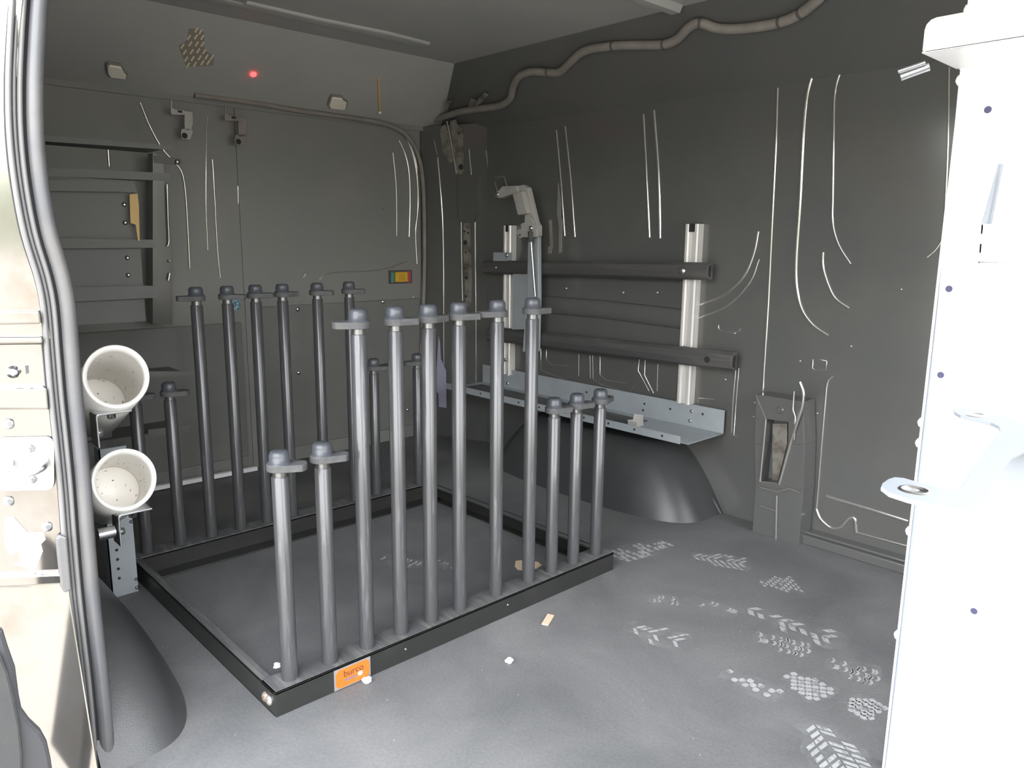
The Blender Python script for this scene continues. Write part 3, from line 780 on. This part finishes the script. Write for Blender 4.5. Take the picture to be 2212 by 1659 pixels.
q = MB(); q.box((-.20, .28, .002), (-.05, 1.2, .004)); q.build('dark_mat', 'railtop', ty)
# upright divider clip on the tray
dv = MB(); P0 = Vector((1.455, .300, .287))
dv.prism([P0, P0+Vector((.09, .0, 0)), P0+Vector((.085, 0, .038)), P0+Vector((.035, 0, .050)), P0+Vector((.03, 0, .03)), P0+Vector((.0, 0, .034))], (0, .002, 0))
dv.box((1.455, .262, .287), (1.458, .302, .318))
tag(dv.build('tray_divider', 'liftgrey'), 'small grey angled divider clip screwed onto the tray', 'divider')
for i, yy in enumerate((.235, .262)):
    q = MB(); q.lathe([(.006, 0), (.006, .004), (.004, .009), (.002, .010)], (1.462, yy, .287), (0, 0, 1), 10); q.build('divider_screw', 'steel', ty, loc=-ty.location) if False else q.build('lip_screw', 'steel', ty).__setattr__('location', -Vector(ty.location))

# folded lift arm
XA = 1.56
la = thing('lift_arm', 'grey folding ladder arm with gas strut and wire handle on the driver wall', 'lift arm', wx(1145, 520, XA))
def lx(pts, dx=0.): return rel(la, [wx(u, v, XA+dx) for u, v in pts])
q = MB(); q.prism(lx([(1085, 402), (1116, 401), (1119, 416), (1110, 418), (1079, 428), (1069, 425), (1070, 416), (1078, 410)], -.01), (.03, 0, 0)); q.build('top_arm', 'liftgrey', la, bevel=.003)
q = MB(); q.prism(lx([(1106, 418), (1127, 413), (1139, 461), (1118, 465)], -.02), (.035, 0, 0)); q.build('motor_cover', 'liftgrey', la, bevel=.004)
q = MB(); q.prism(lx([(1119, 401), (1130, 399), (1139, 405), (1157, 480), (1162, 488), (1162, 510), (1145, 512), (1136, 470), (1124, 416)]), (.025, 0, 0)); q.build('outer_arm', 'liftgrey', la, bevel=.003)
q = MB(); q.prism(lx([(1133, 465), (1140, 463), (1150, 475), (1160, 495), (1160, 512), (1140, 513), (1130, 512), (1121, 515), (1114, 500), (1118, 496), (1126, 494), (1124, 484), (1133, 480)], -.012), (.010, 0, 0)); q.build('pivot_plate', 'liftgrey', la, bevel=.002)
q = MB(); q.lathe([(.009, 0), (.009, .006), (.004, .008)], wx(1148, 493, XA-.012)-la.location, (-1, 0, 0), 14); q.build('pivot_bolt', 'steel', la)
q = MB(); q.lathe([(.004, 0), (.004, .001)], wx(1123, 508, XA-.0125)-la.location, (-1, 0, 0), 10); q.build('plate_hole', 'hole', la)
q = MB(); q.prism(lx([(1140, 512), (1162, 510), (1163, 640), (1160, 760), (1128, 760), (1138, 640)], .02), (.02, 0, 0)); q.build('column', 'greyshelf', la, bevel=.003)
q = MB(); q.prism(lx([(1108, 592), (1140, 592), (1140, 712), (1106, 712)], .035), (.012, 0, 0)); q.build('back_plate', 'greyshelf', la, bevel=.002)
a = wx(1146, 500, XA-.018)-la.location; b = wx(1147, 522, XA-.012)-la.location; c = wx(1156, 640, XA-.004)-la.location
q = MB(); q.cyl(a, b, .011); q.build('strut_socket', 'scuff', la)
q = MB(); q.cyl(b, c, .0045); q.build('gas_strut', 'steel', la)
q = MB(); q.tube(lx([(1075, 414), (1072, 404), (1069, 392), (1070, 386), (1076, 383), (1086, 381), (1090, 384), (1092, 392), (1096, 405)], -.004), .0026, 8); q.build('wire_handle', 'steel', la)
q = MB(); q.lathe([(.009, 0), (.009, .004), (.004, .006)], wx(1075, 420, XA-.010)-la.location, (-1, 0, 0), 12); q.build('arm_bolt', 'steel', la)
# its dull stay on the wall and cable strip
q = MB(); P = [wx(u, v, 1.672) for u, v in ((1205, 395), (1210, 440), (1210, 470), (1213, 475), (1212, 545), (1207, 548), (1207, 490), (1203, 460))]; q.prism(P, (.006, 0, 0))
tag(q.build('wall_stay', 'conduit'), 'thin brown-grey metal stay hanging on the wall beside the lift arm', 'stay')
q = MB(); P = [wx(u, v, 1.672) for u, v in ((1185, 475), (1190, 475), (1193, 530), (1189, 548), (1183, 548), (1184, 533), (1188, 532))]; q.prism(P, (.006, 0, 0))
tag(q.build('wall_stay', 'conduit'), 'short dull metal stay left of the longer one on the wall', 'stay')
# purple-white tag hanging between the posts
q = MB(); P = [dp(u, v)+nD*.01 for u, v in ((946, 795), (950, 726), (953, 740), (955, 775), (966, 800), (967, 880), (951, 878), (950, 850), (946, 845))]; q.prism(P, nD*.002)
tag(q.build('hanging_tag', 'lilac'), 'pale lilac plastic tag hanging on the corner pillar behind the tall posts', 'tag')

# wiring harness along the driver side roof cove
hp = [(905, 262), (950, 250), (1000, 235), (1045, 228), (1085, 222), (1108, 205), (1114, 180), (1128, 158), (1155, 148), (1190, 150), (1215, 148), (1240, 125), (1270, 102), (1330, 92), (1380, 90), (1440, 88), (1470, 75), (1495, 50), (1520, 42), (1560, 54), (1620, 52), (1690, 40), (1735, 20), (1775, -12), (1830, -60)]
P = [sc(u, v)+Vector((-.013, 0, -.013)) for u, v in hp]
P += [P[-1]+Vector((.01, -.25, -.02)), P[-1]+Vector((0, -.55, .02)), Vector((P[-1].x, -1.9, P[-1].z))]
q = MB(); q.tube(smoothpath(P, 4), .0145, 12)
o_ = q.build('wiring_harness', 'conduit'); tag(o_, 'thick taped wiring harness snaking along the upper edge of the driver wall', 'cable')
for i in (9, 13, 15, 18, 21, 22):
    q = MB(); d_ = (P[i+1]-P[i-1]).normalized(); q.lathe([(.0155, -.004), (.0165, -.003), (.0165, .003), (.0155, .004)], P[i], d_, 14); q.build('cable_tie', 'scuff', o_)

# shiny torn bits of bare metal on the roof corner
for n_, pts, lab_ in (('bare_metal_tab', [(1018, 215), (1022, 207), (1035, 212), (1046, 198), (1052, 194), (1060, 200), (1045, 215), (1030, 226), (1018, 225)], 'bare pinkish metal bracket poking out under the roof corner'),
                    ('bare_metal_tab', [(967, 213), (976, 212), (984, 209), (976, 222), (971, 234), (968, 232)], 'small crooked metal tab above the corner pillar')):
    q = MB(); q.prism([sc(u, v)+Vector((-.01, 0, -.01)) for u, v in pts], (-.006, 0, -.006)); tag(q.build(n_, 'primer', bevel=.001), lab_, 'bracket')

# ------------------------------------------------------------------ REAR HEADER AND DOORS: SMALL FITTINGS
nH = Vector((0, -.2, -.35)).normalized()
def lamp(pts, c, label):
    t = thing('cargo_lamp', label, 'lamp', rh(*c), 'interior cargo lamps')
    q = MB(); q.prism(rel(t, [rh(u, v) for u, v in pts]), nH*.010); q.build('housing', 'conduit', t, bevel=.003)
    cx, cy = c
    q = MB(); q.prism(rel(t, [rh(cx+(u-cx)*.84, cy+(v-cy)*.84) for u, v in pts]), nH*.016); q.build('lens', 'lens', t, bevel=.003)
lamp([(712, 205), (716, 202), (738, 205), (743, 212), (750, 216), (748, 230), (742, 234), (710, 230), (706, 224)], (728, 218), 'square dome lamp with beaded lens nearer the driver side')
lamp([(227, 135), (232, 131), (262, 136), (270, 152), (275, 158), (273, 167), (234, 162), (228, 152)], (250, 149), 'dim dome lamp near the sliding door side of the header')
q = MB(); q.lathe([(.011, 0), (.011, .004), (.006, .008), (.001, .009)], rh(547, 160), nH, 16); tag(q.build('indicator_light', 'led'), 'tiny glowing red indicator light on the ceiling', 'light')
o_ = MB(); a, b = rh(817, 168)+nH*.004, rh(820, 238)+nH*.004; o_.tube([a, b], .0035, 8); o_ = o_.build('amber_cable_end', 'amber'); tag(o_, 'straight amber cable hanging down the rear header', 'cable')
q = MB(); q.lathe([(.007, 0), (.007, .008)], rh(820, 240)+nH*.004, (0, 0, -1), 12); q.build('cable_tip', 'cream', o_)
# printed patch of tape
o_ = MB(); P = [(408, 62), (420, 62), (440, 68), (442, 78), (440, 95), (442, 108), (462, 122), (461, 140), (450, 142), (402, 143), (396, 128), (390, 112), (386, 100), (392, 95), (404, 88), (406, 76)]
o_.prism([rh(u, v) for u, v in P], nH*.001); o_ = o_.build('sound_patch', 'tanback'); tag(o_, 'brown sound deadening patch printed with rows of cream marks, on the ceiling', 'patch')
mk = [(424, 64), (433, 68), (408, 80), (423, 79), (437, 80), (411, 94), (425, 94), (437, 95), (394, 99), (399, 112), (414, 111), (428, 109), (441, 111), (402, 127), (416, 126), (431, 124), (446, 122), (458, 123), (406, 140), (421, 138), (437, 135), (450, 134)]
q = MB()
for u, v in mk:
    c = 3.0; L_ = 6
    dx, dy = .55, -.83
    P = [(u-dx*L_-dy*c/1.6, v-dy*L_+dx*c/1.6), (u+dx*L_-dy*c/1.6, v+dy*L_+dx*c/1.6), (u+dx*L_+dy*c/1.6, v+dy*L_-dx*c/1.6), (u-dx*L_+dy*c/1.6, v-dy*L_-dx*c/1.6)]
    q.prism([rh(a_, b_)+nH*.001 for a_, b_ in P], nH*.0006)
q.build('cream_marks', 'cream', o_)
# two door catch brackets
def catch(dx, dy, label, m, x=0):
    t = thing('door_catch', label, 'bracket', wy(400+dx, 290+dy, 1.55), 'latch brackets above the rear doors')
    def q_(pts, th=.006, y=1.55): return rel(t, [wy(u+dx, v+dy, y) for u, v in pts])
    q = MB(); q.prism(q_([(369, 216), (372, 216), (372, 232), (378, 236), (399, 238), (399, 248), (372, 248), (369, 244)]), (0, .006, 0)); q.build('upper_arm', m, t, bevel=.001)
    q = MB(); q.prism(q_([(399, 240), (416, 242), (417, 266), (413, 282), (400, 282), (399, 262)]), (0, .012, 0)); q.build('stem', m, t, bevel=.001)
    q = MB(); q.prism(q_([(392, 279), (413, 276), (417, 284), (411, 302), (394, 300), (391, 292)]), (0, .005, 0)); q.build('foot', m, t, bevel=.001)
    q = MB(); q.lathe([(.010, 0), (.010, .001)], wy(399+dx, 293+dy, 1.549)-t.location, OY, 16); q.build('foot_hole', 'hole', t)
    q = MB(); q.box(*[Vector(k) for k in rel(t, [wy(384+dx, 238+dy, 1.5495), wy(394+dx, 244+dy, 1.549)])]); q.build('slot', 'hole', t)
catch(0, 0, 'pale metal door catch bracket at the left, paler than the other', 'liftgrey')
catch(116, 13, 'duller metal door catch bracket right of the pale one', 'conduit')
# rear door release
t = thing('door_release', 'yellow rear door release latch between a green and a red marker', 'latch', wy(864, 598, 1.60))
def dr(a, b, y0, y1, nm, m, par=None):
    p0, p1 = wy(*a, 1.6)-t.location, wy(*b, 1.6)-t.location
    q = MB(); q.box((p0.x, y0, p1.z), (p1.x, y1, p0.z)); return q.build(nm, m, par or t, bevel=.0015)
dr((840, 584), (889, 611), -.006, .004, 'bezel', 'scuff'); h_ = dr((850, 588), (876, 608), -.018, -.006, 'handle', 'yellow'); dr((855, 591), (870, 605), -.020, -.018, 'finger_recess', 'yellow2', h_)
dr((842, 588), (848.5, 610), -.012, -.006, 'unlock_marker', 'teal'); dr((877, 586), (884, 609), -.012, -.006, 'lock_marker', 'red')
# blue sticker scrap on the door
q = MB(); q.prism([wy(u, v, 1.59) for u, v in ((498, 638), (503, 640), (508, 646), (514, 636), (519, 645), (517, 652), (519, 660), (515, 669), (501, 669), (499, 655))], (0, -.002, 0))
tag(q.build('sticker_scrap', 'blue'), 'torn pale blue sticker scrap on the rear door behind the back posts', 'sticker')

# ------------------------------------------------------------------ PASSENGER SIDE SHELVING (end view)
SY = 1.06
su = thing('shelf_unit', 'dim grey shelving unit in the rear corner behind the sliding door seal', 'shelving', (XL, SY, .2))
SH = [((90, 292), (369, 314), (369, 324), (90, 305)), ((90, 362), (368, 374), (368, 391), (90, 380)), ((90, 388), (290, 394), (297, 415), (90, 412)),
      ((90, 514), (335, 518), (338, 535), (90, 537)), ((90, 622), (338, 617), (340, 643), (90, 655)), ((320, 802), (412, 802), (414, 810), (320, 814)),
      ((320, 928), (410, 918), (412, 930), (320, 942))]
for i, s4 in enumerate(SH):
    q = MB(); P = rel(su, [wy(u, v, SY) for u, v in s4])
    P = [Vector((max(p_.x, .003), p_.y, p_.z)) for p_ in P]
    q.prism(P, (0, .002, 0))
    zt = sum(p_.z for p_ in P)/4
    q.box((.004, .002, zt-.004), (max(p_.x for p_ in P)-.02, .14, zt-.001))
    q.build('shelf', 'shelfgrey', su)
q = MB(); P = rel(su, [wy(u, v, SY+.02) for u, v in ((200, 412), (286, 410), (300, 500), (300, 620), (300, 700), (240, 700))]); P = [Vector((max(p_.x, .003), p_.y, p_.z)) for p_ in P]
x1_ = max(p_.x for p_ in P)
q.box((.003, .02, P[3].z-.10), (x1_, .024, P[0].z)); q.build('end_panel', 'shelfgrey', su)
for z0_, z1_, xa, xb in ((.30, .47, .16, .24), (.20, .30, .16, .18)):
    q = MB(); q.box((xa+.1, .03, z0_-.2), (xb+.1, .034, z1_-.2)); q.build('lower_upright', 'shelfgrey', su)
for u, v in ((268, 442), (270, 481), (275, 557), (277, 594)):
    q = MB(); q.lathe([(.007, 0), (.006, .003), (.002, .005)], wy(u, v, SY+.019)-su.location, OY, 12); q.build('panel_screw', 'steel', su)
q = MB(); q.prism([wy(u, v, SY-.005) for u, v in ((280, 420), (297, 418), (300, 445), (302, 520), (298, 520), (293, 485), (282, 482))], (0, .004, 0))
tag(q.build('ochre_strap', 'strap'), 'ochre strap end hanging at the side of the grey shelving', 'strap')
q = MB(); q.prism([wy(u, v, 1.35) for u, v in ((332, 336), (390, 342), (394, 348), (392, 356), (334, 352))], (0, .004, 0)); o_ = q.build('corner_bracket', 'shelfgrey', bevel=.001)
tag(o_, 'small flat grey bracket with a bolt in the rear left corner', 'bracket')
q = MB(); q.lathe([(.008, 0), (.008, .006), (.002, .008)], wy(382, 350, 1.349), OY, 10); q.build('bolt', 'steel', o_)

# perforated leg behind the arch
leg = MB(); a = Vector((-.082, .757, 0)); leg.box((-.082, .757, 0), (-.018, .760, .40)); leg.box((-.082, .757, 0), (-.079, .80, .40)); leg = leg.build('perforated_leg', 'greyshelf')
tag(leg, 'blue-grey perforated steel leg standing between the lower white pipe and the rack corner', 'leg')
for i in range(10):
    q = MB(); q.lathe([(.004, 0), (.004, .0006)], (-.062, .757, .05+i*.026), OY, 10); q.build('leg_hole', 'hole', leg)
for z_ in (.03, .006, .19):
    q = MB(); q.lathe([(.005, 0), (.005, .004), (.002, .006)], (-.022, .757, z_+.006), OY, 8); q.build('leg_screw', 'steel', leg)

# ------------------------------------------------------------------ WHITE PIPES
def pipe(c, L, label, scuffs, seed):
    t = thing('plastic_pipe', label, 'pipe', c, 'white pipe holders by the sliding door')
    ax = Vector((.02, cos(radians(26)), -sin(radians(26)))).normalized()
    ro, ri = .068, .0575
    q = MB(); seg = 48; prof = [(ri, L), (ri, .014), (ri+.0005, .004), (ro-.002, 0), (ro, .002), (ro, L)]
    # a front cut close to vertical
    b1 = ax.cross(Vector((1, 0, 0))).normalized(); vs = []; a1 = b1.cross(ax).normalized()
    for r, h in prof:
        for i in range(seg):
            an = 2*pi*i/seg; off = a1*(r*cos(an))+b1*(r*sin(an))
            sh = -(off.z)*.30 if h < L-.01 else 0
            vs.append(ax*(h+sh)+off)
    n = len(prof); fs = [(j*seg+i, j*seg+(i+1) % seg, (j+1)*seg+(i+1) % seg, (j+1)*seg+i) for j in range(n-1) for i in range(seg)]
    fs += [((n-1)*seg+i, (n-1)*seg+(i+1) % seg, (i+1) % seg, i) for i in range(seg)]
    q.add(vs, fs, True); q.build('pipe_wall', 'pvc', t)
    # closed back end
    q = MB(); q.lathe([((ri-.0004)*cos(radians(a_)), L-.075+.062*sin(radians(a_))) for a_ in range(0, 86, 7)]+[(.0005, L-.0129)], (0, 0, 0), ax, 40, cap=False); q.build('end_dome', 'pvc', t)
    # dark scrapes on the inner surface
    rnd = random.Random(seed); q = MB()
    for k in range(scuffs):
        an = rnd.uniform(0, 2*pi); h = rnd.uniform(.02, L-.10); ln = rnd.uniform(.004, .018); wd_ = rnd.uniform(.0006, .0018); tw = rnd.uniform(-.25, .25)
        pts = []
        for (hh, da) in ((h, 0), (h+ln*.5, tw*.3+wd_*10), (h+ln, tw), (h+ln*.5, tw*.3-wd_*10)):
            off = a1*cos(an+da)+b1*sin(an+da); pts.append(ax*hh+off*(ri-.0007))
        q.add(pts, [(0, 1, 2, 3)])
    for k in range(scuffs//2):       # more on the domed closed end
        an = rnd.uniform(0, 2*pi); el = rnd.uniform(5, 80); ln = rnd.uniform(.05, .22); d1 = rnd.uniform(-1, 1)
        def dm(e_, a_):
            e_ = max(0, min(85, e_)); r_ = (ri-.0016)*cos(radians(e_)); return ax*(L-.0760+.062*sin(radians(e_))) + (a1*cos(a_)+b1*sin(a_))*r_
        q.add([dm(el, an), dm(el+ln*25*d1+1.5, an+ln*.5+.03), dm(el+ln*50*d1, an+ln), dm(el+ln*25*d1-1.5, an+ln*.5-.03)], [(0, 1, 2, 3)])
    q.build('scrapes', 'scuff', t)
    return t, ax, a1, b1
pc1, pc2 = Vector((-.096, .50, .624)), Vector((-.098, .50, .388))
pipe(pc1, .27, 'upper white plastic pipe end, scraped inside, beside the door seal', 46, 3)
pipe(pc2, .20, 'lower white plastic pipe end with a bolt through its bottom', 34, 5)
def lbracket(c, label, dy=.0):
    t = thing('angle_bracket', label, 'bracket', c, 'steel angle brackets under the pipes')
    q = MB(); th = .004; w2, hh, dp_ = .074, .075, .05; r = .008
    P = [(0, 0), (w2, 0), (w2, th)] + [(r*0+0, th)]
    sec = [(w2, 0), (w2, -th), (r, -th), (th+.002, -th-.002), (th, -r), (th, -hh), (0, -hh), (0, -r+.002), (.002, -.002), (r-.002, 0)]
    q.prism([(x, 0, z) for x, z in sec], (0, dp_, 0)); q.build('angle', 'steel', t, bevel=.001)
    q = MB(); q.lathe([(.0125, -.004), (.0125, -.006), (.009, -.006), (.009, -.016), (.006, -.018)], (.036, .018, 0), (0, 0, 1), 6); q.build('hex_bolt', 'steel', t)
    q = MB(); q.lathe([(.009, .0), (.009, .010), (.006, .012)], (th, .018, -.045), (1, 0, 0), 6); q.build('side_bolt', 'steel', t)
    return t
lbracket(Vector((-.148, .49, .624-.0765)), 'steel angle bracket with hex bolt under the upper pipe')
lbracket(Vector((-.122, .49, .388-.0765)), 'steel angle bracket with hex bolt under the lower pipe, by the perforated leg')
q = MB(); q.lathe([(.014, 0), (.014, .035)], Vector((-.160, .515, .268)), (1, 0, 0), 20); tag(q.build('spacer', 'steel'), 'round steel spacer between the door jamb and the lower angle bracket', 'spacer')

# ------------------------------------------------------------------ WHITE PARTITION PANEL (right foreground)
PXX = .73
pn = thing('partition_panel', 'large bright white steel shelving end panel filling the right edge', 'panel', (PXX, -.868, 0))
q = MB(); E_ = [wx(u, v, PXX)-pn.location for u, v in ((1913, 1656), (1968, 1240), (1986, 1080), (2004, 897), (2041, 497), (2071, 180))]
E_[0].z = max(E_[0].z, 0)
q.prism(E_ + [Vector((0, 0, ZC-.003)), Vector((0, -1.07, ZC-.003)), Vector((0, -1.07, 0)), Vector((0, E_[0].y, 0))], (.004, 0, 0)); q.build('face', 'white', pn)
q = MB(); q.box((.0042, -.09, 0), (.006, -.001, ZC-.003)); q.build('edge_upright', 'fork', pn)  # grey strip: shade at the panel edge put into its colour
q = MB(); q.tube([(.002, -.002, .002), (.002, -.002, 1.0)], .0022, 8); q.build('edge_bead', 'white', pn)
q = MB(); q.box((.004, -.003, 0), (.030, 0, ZC-.003)); q.build('return_flange', 'white', pn)
for u, v in ((1990, 915), (1987, 960), (1960, 1150), (2069, 137), (2067, 172), (2079, 20), (1948, 1380)):
    z_ = wx(u, v, PXX).z
    q = MB(); q.lathe([(.009, 0), (.008, .004), (.003, .007)], (.010, 0, z_), (0, 1, 0), 10); q.build('flange_bolt', 'white', pn)
for u, v in ((2134, 237), (2050, 624), (2032, 810), (2104, 1320)):
    q = MB(); q.lathe([(.0052, 0), (.0052, .0006)], wx(u, v, PXX)-pn.location, OX, 20); q.build('panel_hole', 'bluehole', pn)
# top tray of it
tt = thing('upper_shelf', 'white rounded shelf ledge jutting out at the top right', 'shelf', (PXX, -.863, 1.188))
q = MB(); q.box((-.14, -1.0, 0), (0, 0, .002)); q.build('shelf_base', 'white', tt)
q = MB(); P = [(-.14, 0, 0), (-.14, 0, .030)] 
P = [(-.14, -1.0, 0), (-.14, -.004, 0), (-.14, 0, .004)] + [(-.14, -.014+.014*cos(radians(a_)), .030+.014*sin(radians(a_))) for a_ in (0, 30, 60, 90)] + [(-.14, -1.0, .044)]
q.prism(P, (.003, 0, 0)); q.build('front_lip', 'white', tt, bevel=.001)
q = MB(); q.cyl(Vector((-.115, -.002, -.014)), Vector((-.13, .03, -.026)), .006, 12); q.build('chrome_pin', 'steel', tt)
q = MB(); q.cyl(Vector((-.125, .0, -.010)), Vector((-.14, .03, -.020)), .003, 10); q.build('thin_pin', 'steel', tt)
# fork shaped arm plate
ZA = .68
fa = thing('fork_bracket', 'pale two-armed steel fork bracket reaching in front of the white panel', 'bracket', wz(2120, 1050, ZA))
A1 = [(1903, 1051), (1906, 1043), (1919, 1034), (1932, 1030), (1953, 1032), (1988, 1042), (2030, 1053), (2055, 1057), (2070, 1056)]
A2 = [(2160, 928), (2157, 920), (2140, 912), (2075, 897), (2062, 890), (2060, 884), (2072, 881), (2100, 884), (2200, 906)]
A3 = [(2186, 985), (2150, 1030), (2125, 1117), (2060, 1100), (1960, 1077), (1920, 1064)]
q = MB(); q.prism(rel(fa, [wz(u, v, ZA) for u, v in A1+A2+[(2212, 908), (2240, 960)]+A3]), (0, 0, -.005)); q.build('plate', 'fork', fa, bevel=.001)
q = MB(); q.prism(rel(fa, [wz(u, v, ZA-.005) for u, v in ((1905, 1052), (1925, 1064), (1960, 1076), (1990, 1080), (1995, 1070), (1940, 1055), (1912, 1045))]), (0, 0, -.004)); q.build('pad', 'card', fa)
for u, v in ((1976, 1059), (2110, 897)):
    q = MB(); q.lathe([(.016, 0), (.015, .001), (.010, .0015), (.010, .0005), (.004, .0005)], wz(u, v, ZA)-fa.location, (0, 0, 1), 24); q.build('countersunk_screw', 'steel', fa)
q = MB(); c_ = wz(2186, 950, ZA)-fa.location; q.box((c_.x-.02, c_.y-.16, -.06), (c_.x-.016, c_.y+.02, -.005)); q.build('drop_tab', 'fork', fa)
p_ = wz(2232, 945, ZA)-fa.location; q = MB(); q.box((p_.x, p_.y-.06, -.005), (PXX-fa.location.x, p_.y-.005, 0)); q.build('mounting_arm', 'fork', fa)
# document pocket on the panel
dpk = thing('panel_pocket', 'white open-topped pocket fixed on the partition panel at the right edge', 'pocket', wx(2165, 560, PXX))
def pk(u, v, dx=0.): return wx(u, v, PXX+dx)-dpk.location
q = MB(); P = [pk(2119, 484, -.05), pk(2260, 484, -.05), pk(2260, 572, -.05), pk(2112, 569, -.05)]; q.prism(P, (.003, 0, 0))
q.build('front_lip', 'white', dpk, bevel=.001)
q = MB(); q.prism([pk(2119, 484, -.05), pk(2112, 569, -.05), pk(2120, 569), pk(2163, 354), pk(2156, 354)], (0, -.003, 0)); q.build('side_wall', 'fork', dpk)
q = MB(); a_ = pk(2112, 569, -.05); q.box((a_.x, a_.y, a_.z), (0, -.4, a_.z+.003)); q.build('pocket_floor', 'white', dpk)

# ------------------------------------------------------------------ LITTER ON THE FLOOR
q = MB(); q.prism([wz(u, v, .0006) for u, v in ((1183, 1328), (1197, 1331), (1184, 1352), (1170, 1349))], (0, 0, .003)); tag(q.build('cardboard_chip', 'card'), 'small tan cardboard rectangle lying on open floor right of the rack', 'scrap')
q = MB(); q.prism([wz(u, v, .0006) for u, v in ((1112, 1224), (1114, 1213), (1130, 1211), (1150, 1214), (1162, 1215), (1170, 1222), (1160, 1229), (1140, 1232), (1118, 1231))], (0, 0, .002)); tag(q.build('cardboard_scrap', 'card'), 'torn tan cardboard scrap on the floor inside the rack behind the posts', 'scrap')
def crumple(u, v, z, s, label, nm='paper_scrap', ext=1.):
    c = wz(u, v, z) ; q = MB(); rnd = random.Random(int(u)); vs = []; n1, n2 = 7, 10
    for j in range(n1+1):
        for i in range(n2):
            th = pi*j/n1; ph = 2*pi*i/n2; rr = s*(1+rnd.uniform(-.35, .35)) if 0 < j < n1 else s*.7
            vs.append((c.x+rr*ext*sin(th)*cos(ph), c.y+rr*sin(th)*sin(ph), max(z+.0004, c.z+s*.45+rr*.6*cos(th))))
    fs = [(j*n2+i, j*n2+(i+1) % n2, (j+1)*n2+(i+1) % n2, (j+1)*n2+i) for j in range(n1) for i in range(n2)]
    fs += [list(range(n2)), list(range(n1*n2, (n1+1)*n2))]
    q.add(vs, fs); return tag(q.build(nm, 'paper'), label, 'scrap')
crumple(1100, 1430, 0, .0085, 'crumpled white paper bit alone on the open floor')
crumple(793, 1473, 0, .0095, 'white paper bit touching the orange plate on the rack')
crumple(599, 1441, RH, .0075, 'tiny white paper bit at the foot of the nearest short post')
